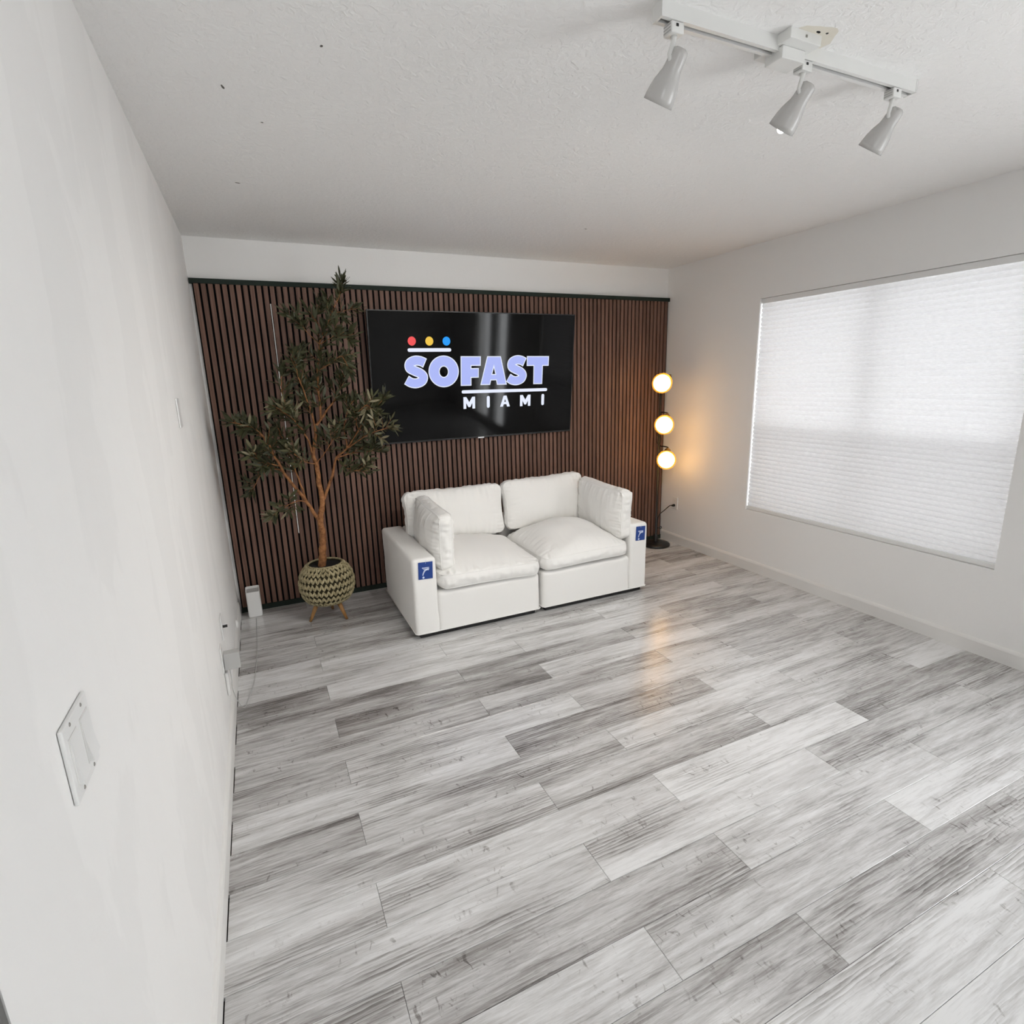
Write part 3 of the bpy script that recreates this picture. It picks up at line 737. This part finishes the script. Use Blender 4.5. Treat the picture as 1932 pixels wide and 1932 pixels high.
# ------------------------------------------------------------------ planter and olive tree
PC = Vector((0.572, -0.390, 0))
pl = tag(empty('planter', PC), 'round woven rope planter on three wooden legs', 'planter')
prof = [(0.085, 0.122), (0.115, 0.126), (0.146, 0.150), (0.165, 0.190), (0.174, 0.235), (0.172, 0.280), (0.158, 0.325), (0.135, 0.358), (0.112, 0.378)]
def prof_at(s):
    f = s * (len(prof) - 1); i = min(int(f), len(prof) - 2); q = f - i
    return (prof[i][0] * (1 - q) + prof[i + 1][0] * q, prof[i][1] * (1 - q) + prof[i + 1][1] * q)
bm = bmesh.new()
lathe(bm, [(0.0, 0.125)] + [(r - 0.007, z) for r, z in prof] + [(0.108, 0.378), (0.107, 0.345)], 40)
link_mesh('basket_lining', bm, 'rope_back', pl, True)
bm = bmesh.new(); ROWS = 8
for row in range(ROWS):
    s0 = 0.10 + 0.86 * row / (ROWS - 1)
    r, z = prof_at(s0); ra, za = prof_at(min(1, s0 + 0.05)); rb_, zb = prof_at(max(0, s0 - 0.05))
    tan = Vector((ra - rb_, 0, za - zb)).normalized(); nor = Vector((tan.z, 0, -tan.x))
    nst = max(20, int(2 * math.pi * r / 0.029)); 
    for k in range(nst):
        for side in (-1, 1):
            a = 2 * math.pi * (k + 0.5 * (row % 2) * 0.6) / nst + side * 0.0066 / r
            ca, sa = math.cos(a), math.sin(a)
            rot_ = Matrix(((ca, -sa, 0), (sa, ca, 0), (0, 0, 1)))
            cen = rot_ @ (Vector((r, 0, z)) + nor * 0.002)
            up_ = rot_ @ tan; ri = rot_ @ Vector((0, 1, 0)); no = rot_ @ nor
            ax = (up_ - ri * side * 0.50).normalized(); bx_ = ax.cross(no)
            L_, Wd, Th = 0.0250, 0.0080, 0.0085
            res = bmesh.ops.create_uvsphere(bm, u_segments=7, v_segments=5, radius=1.0)
            for v in res['verts']:
                c_ = v.co.copy(); tp = 1 - 0.30 * c_.z
                v.co = cen + ax * c_.z * L_ + bx_ * c_.x * Wd * tp + no * c_.y * Th * tp
link_mesh('woven_rope', bm, 'rope', pl, True)
bm = bmesh.new()
ring = [(0.111 * math.cos(2 * math.pi * k / 40), 0.111 * math.sin(2 * math.pi * k / 40), 0.381) for k in range(42)]
tube(bm, ring, 0.007, 8, cap=False); link_mesh('rim', bm, 'rope', pl, True)
bm = bmesh.new(); lathe(bm, [(0.0, 0.364), (0.04, 0.366), (0.106, 0.366)], 32); link_mesh('soil', bm, 'soil', pl, True)
for (lx, ly) in ((0.436, -0.419), (0.664, -0.496), (0.600, -0.268)):
    d = Vector((lx, ly, 0)) - PC
    bm = bmesh.new(); top = Vector((d.x * 0.52, d.y * 0.52, 0.135))
    tube(bm, [(d.x, d.y, 0.0), tuple(top)], [0.0085, 0.017], 12); link_mesh('leg', bm, 'oak', pl, True)

BR = {
    'trunk': [(0.548, -0.390, 0.342), (0.567, -0.390, 0.466), (0.577, -0.390, 0.592), (0.572, -0.390, 0.669), (0.598, -0.390, 0.794), (0.590, -0.395, 0.936), (0.588, -0.400, 1.048), (0.575, -0.400, 1.110), (0.600, -0.390, 1.208), (0.608, -0.380, 1.281)],
    'leftmain': [(0.571, -0.390, 0.662), (0.509, -0.400, 0.800), (0.417, -0.440, 0.961), (0.370, -0.470, 1.063), (0.332, -0.490, 1.178), (0.285, -0.500, 1.271), (0.233, -0.500, 1.311), (0.145, -0.490, 1.343)],
    'leftsub': [(0.503, -0.410, 0.809), (0.479, -0.370, 0.937), (0.448, -0.330, 1.065), (0.422, -0.300, 1.180), (0.392, -0.280, 1.291)],
    'leftlow': [(0.503, -0.410, 0.809), (0.451, -0.460, 0.835), (0.375, -0.520, 0.822), (0.304, -0.560, 0.790)],
    'leftlow2': [(0.387, -0.450, 1.026), (0.330, -0.400, 1.041), (0.249, -0.360, 0.993), (0.203, -0.360, 0.914)],
    'leftlow3': [(0.370, -0.470, 1.063), (0.290, -0.500, 1.100), (0.231, -0.530, 1.140)],
    'midleft': [(0.575, -0.400, 1.103), (0.543, -0.450, 1.227), (0.493, -0.500, 1.315), (0.440, -0.530, 1.382), (0.386, -0.550, 1.422)],
    'midleft2': [(0.493, -0.500, 1.315), (0.469, -0.460, 1.393), (0.433, -0.440, 1.489), (0.444, -0.420, 1.629)],
    'up1': [(0.608, -0.380, 1.281), (0.687, -0.340, 1.372), (0.756, -0.300, 1.452), (0.816, -0.270, 1.575), (0.855, -0.260, 1.726)],
    'up2': [(0.608, -0.380, 1.281), (0.586, -0.420, 1.402), (0.555, -0.460, 1.516), (0.530, -0.480, 1.625), (0.518, -0.490, 1.732)],
    'up3': [(0.647, -0.370, 1.331), (0.654, -0.380, 1.496), (0.664, -0.380, 1.657), (0.688, -0.370, 1.785), (0.727, -0.360, 1.874), (0.781, -0.340, 1.977), (0.840, -0.330, 2.074), (0.863, -0.330, 2.146)],
    'up3r': [(0.688, -0.370, 1.785), (0.739, -0.420, 1.813), (0.799, -0.460, 1.835), (0.840, -0.480, 1.809)],
    'up3l': [(0.727, -0.360, 1.874), (0.690, -0.340, 1.919), (0.692, -0.320, 1.978), (0.716, -0.310, 2.017)],
    'up3ll': [(0.688, -0.370, 1.785), (0.635, -0.400, 1.839), (0.579, -0.430, 1.896), (0.523, -0.450, 1.941)],
    'up3rr': [(0.781, -0.340, 1.977), (0.852, -0.300, 1.990), (0.925, -0.270, 2.021)],
    'up4': [(0.661, -0.380, 1.626), (0.736, -0.450, 1.670), (0.796, -0.500, 1.708), (0.819, -0.520, 1.650)],
    'up5': [(0.654, -0.380, 1.496), (0.600, -0.300, 1.580), (0.566, -0.250, 1.663), (0.559, -0.230, 1.729)],
    'right': [(0.602, -0.390, 0.801), (0.673, -0.400, 0.950), (0.714, -0.410, 1.079), (0.785, -0.420, 1.136), (0.864, -0.430, 1.248), (0.951, -0.450, 1.353), (1.046, -0.460, 1.450)],
    'rightsub': [(0.785, -0.420, 1.136), (0.896, -0.500, 1.217), (0.975, -0.540, 1.248), (1.036, -0.560, 1.266)],
    'rightlow': [(0.714, -0.410, 1.079), (0.808, -0.350, 1.092), (0.919, -0.310, 1.094), (1.023, -0.290, 1.090)],
    'rightlow2': [(0.714, -0.410, 1.079), (0.750, -0.470, 1.028), (0.814, -0.510, 1.000), (0.873, -0.530, 1.025)],
    'rightup': [(0.785, -0.420, 1.136), (0.788, -0.360, 1.255), (0.822, -0.320, 1.371), (0.876, -0.300, 1.437)],
    'rightup2': [(0.864, -0.430, 1.248), (0.848, -0.500, 1.343), (0.907, -0.530, 1.407), (0.937, -0.540, 1.390)],
    'mid': [(0.588, -0.400, 1.048), (0.649, -0.460, 1.137), (0.700, -0.500, 1.220), (0.738, -0.520, 1.301)],
    'mid2': [(0.588, -0.400, 1.048), (0.524, -0.480, 1.077), (0.470, -0.530, 1.126), (0.437, -0.550, 1.163)],
}
# (start radius, end radius, fraction along the branch where leaves begin, leaf twigs)
BP = {'trunk': (0.026, 0.009, 2, 0), 'leftmain': (0.013, 0.003, 0.50, 14), 'leftsub': (0.008, 0.002, 0.40, 10), 'leftlow': (0.005, 0.0015, 0.40, 5),
      'leftlow2': (0.005, 0.0015, 0.2, 8), 'leftlow3': (0.004, 0.0015, 0.15, 7), 'midleft': (0.007, 0.002, 0.30, 9), 'midleft2': (0.005, 0.0015, 0.15, 8),
      'up1': (0.009, 0.0015, 0.45, 9), 'up2': (0.007, 0.0015, 0.2, 11), 'up3': (0.008, 0.0012, 0.05, 19), 'up3r': (0.003, 0.001, 0.4, 5), 'up3l': (0.003, 0.001, 0.3, 4),
      'up3ll': (0.003, 0.001, 0.45, 4), 'up3rr': (0.003, 0.001, 0.3, 4), 'up4': (0.004, 0.0015, 0.2, 8), 'up5': (0.004, 0.0015, 0.2, 8),
      'right': (0.011, 0.002, 0.52, 13), 'rightsub': (0.005, 0.0015, 0.3, 8), 'rightlow': (0.005, 0.0015, 0.25, 9), 'rightlow2': (0.004, 0.0015, 0.3, 7),
      'rightup': (0.005, 0.0015, 0.2, 8), 'rightup2': (0.004, 0.0015, 0.25, 6), 'mid': (0.004, 0.0015, 0.3, 6), 'mid2': (0.004, 0.0015, 0.3, 6)}
tree = tag(empty('olive_tree', (0.548, -0.390, 0.345)), 'tall artificial olive tree with wrapped brown trunk in the woven planter', 'tree')
TO = Vector(tree.location); lr = random.Random(5)
def leaf_mesh(L_, w_, curl):
    bm = bmesh.new(); n = 4; rows = []
    for i in range(n + 1):
        s_ = i / n; hw = w_ / 2 * (math.sin(math.pi * min(1, s_ * 0.94 + 0.05)) ** 0.8); z = curl * L_ * s_ * s_
        rows.append((bm.verts.new((s_ * L_, -hw, z)), bm.verts.new((s_ * L_, 0, z - w_ * 0.10)), bm.verts.new((s_ * L_, hw, z))))
    for a, b in zip(rows, rows[1:]):
        bm.faces.new((a[0], b[0], b[1], a[1])); bm.faces.new((a[1], b[1], b[2], a[2]))
    me = bpy.data.meshes.new('leaf'); bm.normal_update(); bm.to_mesh(me); bm.free(); me.materials.append(M['leaf'])
    for p in me.polygons: p.use_smooth = True
    return me
leaf_kinds = [leaf_mesh(0.066, 0.0165, 0.12), leaf_mesh(0.056, 0.0150, -0.10), leaf_mesh(0.074, 0.0175, 0.05), leaf_mesh(0.048, 0.0135, 0.18)]
leaves = []
def add_leaf(p, d, upv):
    x = d.normalized(); z = (upv - x * upv.dot(x)).normalized(); y = z.cross(x); s_ = lr.uniform(0.85, 1.15)
    leaves.append((lr.choice(leaf_kinds), Matrix(((x.x * s_, y.x * s_, z.x * s_, p.x), (x.y * s_, y.y * s_, z.y * s_, p.y), (x.z * s_, y.z * s_, z.z * s_, p.z), (0, 0, 0, 1)))))
def rv(): return Vector((lr.gauss(0, 1), lr.gauss(0, 1), lr.gauss(0, 1))).normalized()
for nm, pts in BR.items():
    ra, rb_, f0, ntw = BP[nm]
    c = spline(pts, 6); c = [p + Vector((noise.noise(p * 22), noise.noise(p * 22 + Vector((9, 0, 0))), 0)) * (0.006 if nm != 'trunk' else 0.005) for p in c]
    n_ = len(c); rad = [ra + (rb_ - ra) * (i / (n_ - 1)) ** 0.8 for i in range(n_)]
    if nm == 'trunk': rad = [r_ * (1 + 0.22 * noise.noise(Vector((0, 0, p.z * 42)))) for r_, p in zip(rad, c)]
    bm = bmesh.new(); tube(bm, c, rad, 10 if nm == 'trunk' else 7)
    if nm == 'trunk':      # knotty wrapping
        for v in bm.verts:
            if v.co.z < 0.75: v.co += Vector((v.co.x - 0.57, v.co.y + 0.39, 0)).normalized() * 0.008 * max(0, noise.noise(v.co * 45))
    move(bm, TO)
    link_mesh('trunk' if nm == 'trunk' else 'branch', bm, 'bark', tree, True)
    if ntw == 0: continue
    ntw = int(ntw * 1.35)
    for q in range(ntw + 1):
        i = min(n_ - 2, int((f0 + (1 - f0) * q / ntw) * (n_ - 1)))
        p = c[i]; d = (c[i + 1] - c[i]).normalized()
        last = q == ntw
        td = d if last else (d * 0.75 + rv() * 0.85 + Vector((0, 0, 0.25))).normalized()
        tl_ = (lr.uniform(0.05, 0.10) if not last else 0.05) * (1.0 if i < n_ * 0.8 else 0.6)
        npair = lr.randint(3, 5)
        tb = bmesh.new(); e_ = p + td * tl_; e_.y = min(e_.y, -0.10); e_.x = max(e_.x, 0.05)
        tube(tb, [p, p.lerp(e_, 0.5), e_], [0.0016, 0.0013, 0.0008], 5); move(tb, TO); link_mesh('twig', tb, 'bark', tree, True)
        for w_ in range(npair):
            pp = p.lerp(e_, (w_ + 0.6) / npair); side = rv(); side = (side - td * side.dot(td)).normalized()
            for sg in (1, -1):
                add_leaf(pp, td * lr.uniform(0.55, 1.0) + side * sg * lr.uniform(0.6, 1.0), rv() + Vector((0, -0.4, 0.8)))
        add_leaf(e_, td, rv() + Vector((0, 0, 0.6)))
# keep every leaf in front of the panelling and clear of the wall
def ok(mx):
    tip = mx @ Vector((0.075, 0, 0)); return tip.y < -0.075 and tip.x > 0.04
leaves = [l for l in leaves if ok(l[1])]
lr.shuffle(leaves)
leaves.sort(key=lambda l: l[1].translation.y)          # nearest first
print('leaves', len(leaves))
for me, mx in leaves[:300]:
    o = bpy.data.objects.new('leaf', me); COL.objects.link(o); o.parent = tree; o.matrix_local = Matrix.Translation(-TO) @ mx
bm = bmesh.new()
for me, mx in leaves[300:]:
    vs0 = [bm.verts.new((mx @ v.co) - TO) for v in me.vertices]
    for p in me.polygons: bm.faces.new([vs0[i] for i in p.vertices]).smooth = True
m = M['leaf'].copy(); m.name = 'olive_leaf_mass'; t = NT(m)
fo = link_mesh('foliage', bm, m, tree, True); fo['kind'] = 'stuff'

# ------------------------------------------------------------------ track light
tk = tag(empty('track_light', (1.83, -2.785, H)), 'white ceiling track light with three adjustable spotlights', 'ceiling light')
KO = Vector(tk.location); TY = -2.785; TX0, TX1 = 1.312, 2.335
def kpart(nm, a, material, parent=tk, **kw):
    b = bx(*a, **kw); move(b, KO); return link_mesh(nm, b, material, parent)
zb, zt = H - 0.036, H
kpart('track', (TX0, TX1, TY - 0.018, TY - 0.0065, zb, zt), 'lamp_white'); kpart('track', (TX0, TX1, TY + 0.0065, TY + 0.018, zb, zt), 'lamp_white')
kpart('track_channel', (TX0 + 0.004, TX1 - 0.004, TY - 0.0065, TY + 0.0065, zb + 0.012, zt), 'dark_hole')
for yy in (-0.0045, 0.0030): kpart('conductor', (TX0 + 0.004, TX1 - 0.004, TY + yy, TY + yy + 0.0015, zb + 0.007, zb + 0.012), 'screw')
kpart('end_cap', (TX0 - 0.006, TX0, TY - 0.019, TY + 0.019, zb - 0.001, zt), 'lamp_white'); kpart('end_cap', (TX1, TX1 + 0.006, TY - 0.019, TY + 0.019, zb - 0.001, zt), 'lamp_white')
# power feed box straddling the track
bm = bmesh.new(); box(bm, 1.705, 1.825, TY - 0.062, TY + 0.062, H - 0.026, H, bev=0.002); move(bm, KO); link_mesh('canopy', bm, 'lamp_white', tk)
kpart('feed_box', (1.715, 1.805, TY - 0.030, TY + 0.030, H - 0.056, H - 0.026), 'lamp_white', bev=0.002)
kpart('canopy_screw', (1.762, 1.768, TY - 0.0635, TY - 0.061, H - 0.016, H - 0.010), 'screw')
heads = [(1.360, (1.382, -2.79, 2.353), (-0.143, 0.552, -0.821), 0.122), (1.835, (1.863, -2.79, 2.355), (-0.124, 0.639, -0.759), 0.122), (2.250, (2.279, -2.79, 2.354), (-0.112, 0.596, -0.795), 0.122)]
sp_prof = [(0.0, -0.003), (0.012, -0.002), (0.0200, 0.003), (0.0225, 0.010), (0.0236, 0.040), (0.0252, 0.050), (0.0295, 0.061), (0.0345, 0.075), (0.0380, 0.090), (0.0402, 0.107), (0.0410, 0.122), (0.0395, 0.122), (0.0375, 0.104), (0.0320, 0.083), (0.0200, 0.060)]
for i, (ax_, top, axis, L_) in enumerate(heads):
    mtx = Matrix.Translation(-KO) @ frame_from_axis(top, axis)
    bm = bmesh.new(); lathe(bm, sp_prof, 36, mtx); hd = link_mesh('spotlight', bm, 'shade_grey', tk, True)
    def hpart(nm, b, material, smooth=False): return link_mesh(nm, b, material, hd, smooth)
    b = bx(ax_ - 0.020, ax_ + 0.020, TY - 0.016, TY + 0.016, zb - 0.026, zb - 0.001, bev=0.002); hpart('track_adapter', move(b, KO), 'lamp_white')
    for q in range(3):
        b = bx(ax_ - 0.021, ax_ - 0.0195, TY - 0.012, TY + 0.014, zb - 0.022 + q * 0.007, zb - 0.019 + q * 0.007); hpart('adapter_rib', move(b, KO), 'grey_plastic')
    b = bx(ax_ - 0.006, ax_ + 0.001, TY - 0.0175, TY - 0.0155, zb - 0.012, zb - 0.006); hpart('adapter_lever', move(b, KO), 'rubber')
    bm = bmesh.new(); jt = Vector(top) + Vector(axis) * 0.022 + Vector((-0.024, 0, 0))
    tube(bm, [(ax_ + 0.001, TY, zb - 0.024), (ax_ + 0.001, TY, zb - 0.036), (jt.x, jt.y, jt.z + 0.006), (jt.x + 0.002, jt.y, jt.z - 0.004), (jt.x + 0.014, jt.y, jt.z - 0.006)], [0.009, 0.0065, 0.006, 0.006, 0.006], 10); hpart('stem', move(bm, KO), 'lamp_white', True)
    bm = bmesh.new(); sphere(bm, (jt.x + 0.005, jt.y - 0.004, jt.z + 0.004), 0.0038, 8, 6); hpart('pivot_screw', move(bm, KO), 'rubber', True)
    bm = bmesh.new(); lathe(bm, [(0.0, 0.122 if i == 1 else 0.108), (0.012, 0.121 if i == 1 else 0.107), (0.022, 0.116 if i == 1 else 0.102), (0.025, 0.106 if i == 1 else 0.094), (0.020, 0.085)], 24, mtx); hpart('bulb', bm, 'spot_bulb', True)
    sl = bpy.data.lights.new('spotlight_beam', 'SPOT'); sl.energy = 28.0; sl.color = (1.0, 0.96, 0.90); sl.spot_size = math.radians(150); sl.spot_blend = 1.0; sl.shadow_soft_size = 0.022
    so = bpy.data.objects.new('spotlight_beam', sl); COL.objects.link(so); so.parent = hd
    so.matrix_local = mtx @ Matrix.Translation((0, 0, 0.135)) @ Matrix.Rotation(math.pi, 4, 'X')
    if i == 1:
        bm = bmesh.new(); c_ = mtx @ Vector((0, 0, 0.119)); sphere(bm, c_, 0.013, 14, 8); hpart('bulb_tip', bm, 'spot_bulb', True)

# marks and the stained patch belong to the ceiling
def ceiling_mark(nm, x, y, lx, ly, rz, material, z=0.0008):
    bm = bmesh.new(); lathe(bm, [(0.0, 0.0), (0.7, 0.0), (1.0, z)], 28)
    for v in bm.verts:
        rr_ = 1 + 0.25 * noise.noise(Vector((v.co.x * 2, v.co.y * 2, x * 9)))
        v.co = Vector((v.co.x * lx * rr_, v.co.y * ly * rr_, H - z + v.co.z))
    o = link_mesh(nm, bm, material, ceiling); o.location = (x, y, 0); o.rotation_euler = (0, 0, rz); return o
for (x, y, lx, ly, a, mm) in ((0.306, -1.961, 0.0035, 0.013, -0.25, 'scuff'), (0.561, -2.291, 0.004, 0.006, 0.2, 'scuff'), (0.420, -1.749, 0.005, 0.003, 0, 'scuff'), (0.329, -1.075, 0.011, 0.004, 0, 'scuff'), (0.587, -0.231, 0.010, 0.006, 0, 'strip_white'), (2.285, -0.906, 0.010, 0.004, 0.2, 'scuff')):
    ceiling_mark('scuff_mark', x, y, lx, ly, a, mm)
ceiling_mark('stain_patch', 1.800, -2.80, 0.078, 0.085, 0.6, 'stain', 0.0012)
ceiling_mark('stain_patch', 1.800, -2.855, 0.010, 0.005, 0.2, 'dark_hole', 0.0016)
ceiling_mark('stain_patch', 1.828, -2.860, 0.005, 0.004, 0.2, 'dark_hole', 0.0016)

# ------------------------------------------------------------------ floor lamp
FLX, FLY = 3.512, -0.185
fl = tag(empty('floor_lamp', (FLX, FLY, 0)), 'black floor lamp with three glowing amber globes in the corner', 'floor lamp')
FO = Vector(fl.location)
bm = bmesh.new(); lathe(bm, [(0.0, 0.0), (0.125, 0.0), (0.131, 0.004), (0.131, 0.014), (0.120, 0.024), (0.07, 0.031), (0.022, 0.034), (0.0, 0.034)], 48); link_mesh('base', bm, 'black', fl, True)
bm = bmesh.new(); lathe(bm, [(0.019, 0.030), (0.019, 0.10), (0.015, 0.104), (0.0095, 0.108), (0.0095, 1.56), (0.0, 1.562)], 20); link_mesh('pole', bm, 'black', fl, True)
bm = bmesh.new(); tube(bm, [(0.008, -0.01, 0.165), (0.03, -0.012, 0.165)], 0.004, 8); tube(bm, [(0.042 + 0.011 * math.cos(a), -0.012, 0.165 + 0.011 * math.sin(a)) for a in [2 * math.pi * k / 14 for k in range(16)]], 0.0032, 6, cap=False); link_mesh('foot_switch', bm, 'black', fl, True)
globes = [((3.397, -0.340, 1.474), (0.80, 0.10, 0.52)), ((3.435, -0.340, 1.125), (0.55, 0.30, 0.78)), ((3.472, -0.340, 0.820), (0.42, 0.35, 0.84))]
for (c_, ax_) in globes:
    c_ = Vector(c_) - FO; ax_ = Vector(ax_).normalized()
    mt = frame_from_axis(c_, ax_)
    bm = bmesh.new(); lathe(bm, [(0.083 * math.sin(R(a)), -0.083 * math.cos(R(a))) for a in range(0, 159, 6)], 32, mt); gl_ = link_mesh('globe_shade', bm, 'amber', fl, True)
    bm = bmesh.new(); sphere(bm, c_, 0.072, 28, 16); link_mesh('glowing_bulb', bm, 'bulb', gl_, True)
    bm = bmesh.new(); lathe(bm, [(0.085 * math.sin(R(a)), 0.085 * math.cos(R(a))) for a in (46, 38, 30, 24)] + [(0.030, 0.082), (0.026, 0.096), (0.016, 0.106), (0.012, 0.112), (0.0, 0.113)], 28, mt); link_mesh('socket_cap', bm, 'brass', gl_, True)
    tip = c_ + ax_ * 0.108
    bm = bmesh.new(); tube(bm, spline([tip, tip + ax_ * 0.015 + Vector((0, 0.01, 0.0)), Vector((0.012, 0.0, tip.z + 0.012)), Vector((0, 0, tip.z + 0.004))], 6), 0.0055, 8); link_mesh('arm', bm, 'black', gl_, True)
bm = bmesh.new(); tube(bm, [(-0.012 + 0.026 * math.cos(a), -0.012, 0.985 + 0.040 * math.sin(a)) for a in [2 * math.pi * k / 18 for k in range(20)]], 0.003, 6, cap=False); link_mesh('cord_loop', bm, 'rubber', fl, True)

# wall outlets, switches, chargers
def wall_plate(name, side, y0, y1, z0, z1, label, cat, t_=0.006):
    x = 0.0 if side == 'l' else W; sg = 1 if side == 'l' else -1
    root = tag(empty(name, (x, (y0 + y1) / 2, (z0 + z1) / 2)), label, cat)
    a = sorted((0.0005 * sg, t_ * sg)); b = bx(a[0], a[1], y0 - root.location.y, y1 - root.location.y, z0 - root.location.z, z1 - root.location.z, bev=0.002)
    link_mesh('plate', b, 'white_plastic', root); return root, sg, t_
def on_plate(root, sg, nm, d0, d1, ya, yb, za, zb_, material, bev=0.0):
    a = sorted((d0 * sg, d1 * sg)); return link_mesh(nm, bx(a[0], a[1], ya, yb, za, zb_, bev=bev), material, root)
# double rocker switch
root, sg, t_ = wall_plate('light_switch', 'l', -3.309, -3.201, 1.020, 1.128, 'white double rocker light switch on the left wall', 'switch')
for yc in (-0.025, 0.025):
    on_plate(root, sg, 'rocker_frame', 0.005, 0.0072, yc - 0.0175, yc + 0.0175, -0.034, 0.034, 'trim')
    bm = bmesh.new(); ya, yb = yc - 0.0155, yc + 0.0155
    P8 = [(0.0065, -0.032), (0.0125, -0.032), (0.0085, 0.0), (0.0075, 0.032), (0.0065, 0.032)]
    a = [bm.verts.new((d, ya, z)) for d, z in P8]; b = [bm.verts.new((d, yb, z)) for d, z in P8]
    bm.faces.new(a); bm.faces.new(list(reversed(b)))
    for q in range(5): bm.faces.new((a[q], b[q], b[(q + 1) % 5], a[(q + 1) % 5]))
    bmesh.ops.recalc_face_normals(bm, faces=bm.faces[:]); link_mesh('rocker', bm, 'white_plastic', root)
    for zc in (-0.047, 0.047):
        bm = bmesh.new(); sphere(bm, (0.0058, yc, zc), 0.0030, 10, 6, (0.5, 1, 1)); link_mesh('screw', bm, 'screw', root, True)
# outlet near the camera end of the floor wall, with a charger
root, sg, t_ = wall_plate('wall_outlet', 'l', -1.535, -1.465, 0.300, 0.418, 'white outlet plate low on the left wall behind the charger block', 'outlet')
on_plate(root, sg, 'socket', 0.006, 0.0075, -0.018, 0.018, 0.008, 0.042, 'trim', 0.001)
ch = tag(empty('charger_block', (0.006, -1.485, 0.300)), 'grey square power adapter plugged in low on the left wall', 'charger')
link_mesh('body', bx(0.002, 0.066, -0.024, 0.024, 0.0, 0.078, bev=0.003), 'grey_plastic', ch)
bm = bmesh.new()
tube(bm, spline([(0.020, -0.018, 0.002), (0.022, -0.030, -0.040), (0.020, -0.030, -0.095), (0.030, 0.02, -0.190), (0.045, 0.10, -0.270), (0.062, 0.24, -0.2935), (0.085, 0.40, -0.2975), (0.100, 0.70, -0.2975), (0.102, 1.05, -0.2975), (0.100, 1.30, -0.2965)], 8), 0.0018, 6)
link_mesh('cable', bm, 'grey_plastic', ch, True)
root = tag(empty('cable_cover', (0, -1.470, 0.165)), 'narrow white plastic cable cover below the charger', 'cable cover')
link_mesh('cover', bx(0.0005, 0.014, -0.020, 0.018, 0.0, 0.115, bev=0.004), 'white_plastic', root)
root, sg, t_ = wall_plate('coax_plate', 'l', -1.335, -1.262, 0.372, 0.487, 'white cable plate with a black connector low on the left wall', 'wall plate')
bm = bmesh.new(); tube(bm, [(0.006, 0, 0.0), (0.026, 0, 0.0)], 0.0065, 10); link_mesh('connector', bm, 'rubber', root, True)
root, sg, t_ = wall_plate('blank_plate', 'l', -1.606, -1.536, 1.392, 1.505, 'white blank plate at head height on the left wall', 'wall plate')
st = tag(empty('cable_port', (0, -0.466, 0.098)), 'small white round cable port just above the left baseboard', 'cable port')
bm = bmesh.new(); lathe(bm, [(0.026, 0.001), (0.026, 0.006), (0.018, 0.014), (0.0, 0.015)], 20, Matrix.Rotation(math.pi / 2, 4, 'Y')); link_mesh('cap', bm, 'white_plastic', st, True)
# right wall outlet and lamp plug
root, sg, t_ = wall_plate('wall_outlet', 'r', -0.243, -0.174, 0.325, 0.437, 'white outlet on the right wall with the black lamp plug', 'outlet')
for zc in (-0.022, 0.022): on_plate(root, sg, 'socket', 0.006, 0.0075, -0.017, 0.017, zc - 0.014, zc + 0.014, 'trim', 0.001)
pc = tag(empty('lamp_cord', (W - 0.0065, -0.208, 0.374)), 'black power cord running from the floor lamp to the right wall outlet', 'cord')
bm = bmesh.new(); tube(bm, [(-0.003, 0, -0.012), (-0.020, 0.0, -0.012), (-0.034, 0, -0.012)], [0.012, 0.011, 0.006], 10); link_mesh('plug', bm, 'rubber', pc, True)
bm = bmesh.new(); tube(bm, spline([(-0.030, 0, -0.012), (-0.06, 0.0, -0.012), (-0.11, 0.005, -0.045), (-0.160, 0.015, -0.085), (-0.176, 0.020, -0.14), (-0.178, 0.020, -0.22), (-0.182, 0.020, -0.265)], 8), 0.004, 8); link_mesh('cable', bm, 'rubber', pc, True)

# ------------------------------------------------------------------ white router by the panelling
ro = tag(empty('router', (0.105, -0.105, 0)), 'white boxy router standing on the floor in the left corner', 'router')
bm = bmesh.new(); w2, d2 = 0.044, 0.040
def rr(w_, d_, r_, n=5):
    out = []
    for cx_, cy_, a0 in ((w_ - r_, d_ - r_, 0), (-w_ + r_, d_ - r_, 90), (-w_ + r_, -d_ + r_, 180), (w_ - r_, -d_ + r_, 270)):
        for k in range(n + 1): out.append((cx_ + r_ * math.cos(R(a0 + 90 * k / n)), cy_ + r_ * math.sin(R(a0 + 90 * k / n))))
    return out
def loft(bm, loops, cap0=True, cap1=True):
    vv = [[bm.verts.new(p) for p in lp] for lp in loops]
    for a, b in zip(vv, vv[1:]):
        for k in range(len(a)): bm.faces.new((a[k], a[(k + 1) % len(a)], b[(k + 1) % len(b)], b[k]))
    if cap0: bm.faces.new(list(reversed(vv[0])))
    if cap1: bm.faces.new(vv[-1])
slope = lambda y: 0.178 + 0.020 * (y + d2) / (2 * d2)      # top rises to the back
A = rr(w2, d2, 0.012); B_ = rr(w2 - 0.0045, d2 - 0.0045, 0.009)
loft(bm, [[(x * 0.96, y * 0.96, 0.0) for x, y in A], [(x, y, 0.004) for x, y in A], [(x, y, slope(y)) for x, y in A], [(x, y, slope(y) - 0.001) for x, y in B_], [(x, y, slope(y) - 0.018) for x, y in B_]])
link_mesh('body', bm, 'white_plastic', ro)
bm = bmesh.new(); loft(bm, [[(x, y, slope(y) - 0.017) for x, y in B_], [(x, y, slope(y) - 0.015) for x, y in B_]]); link_mesh('recessed_top', bm, 'grey_plastic', ro)
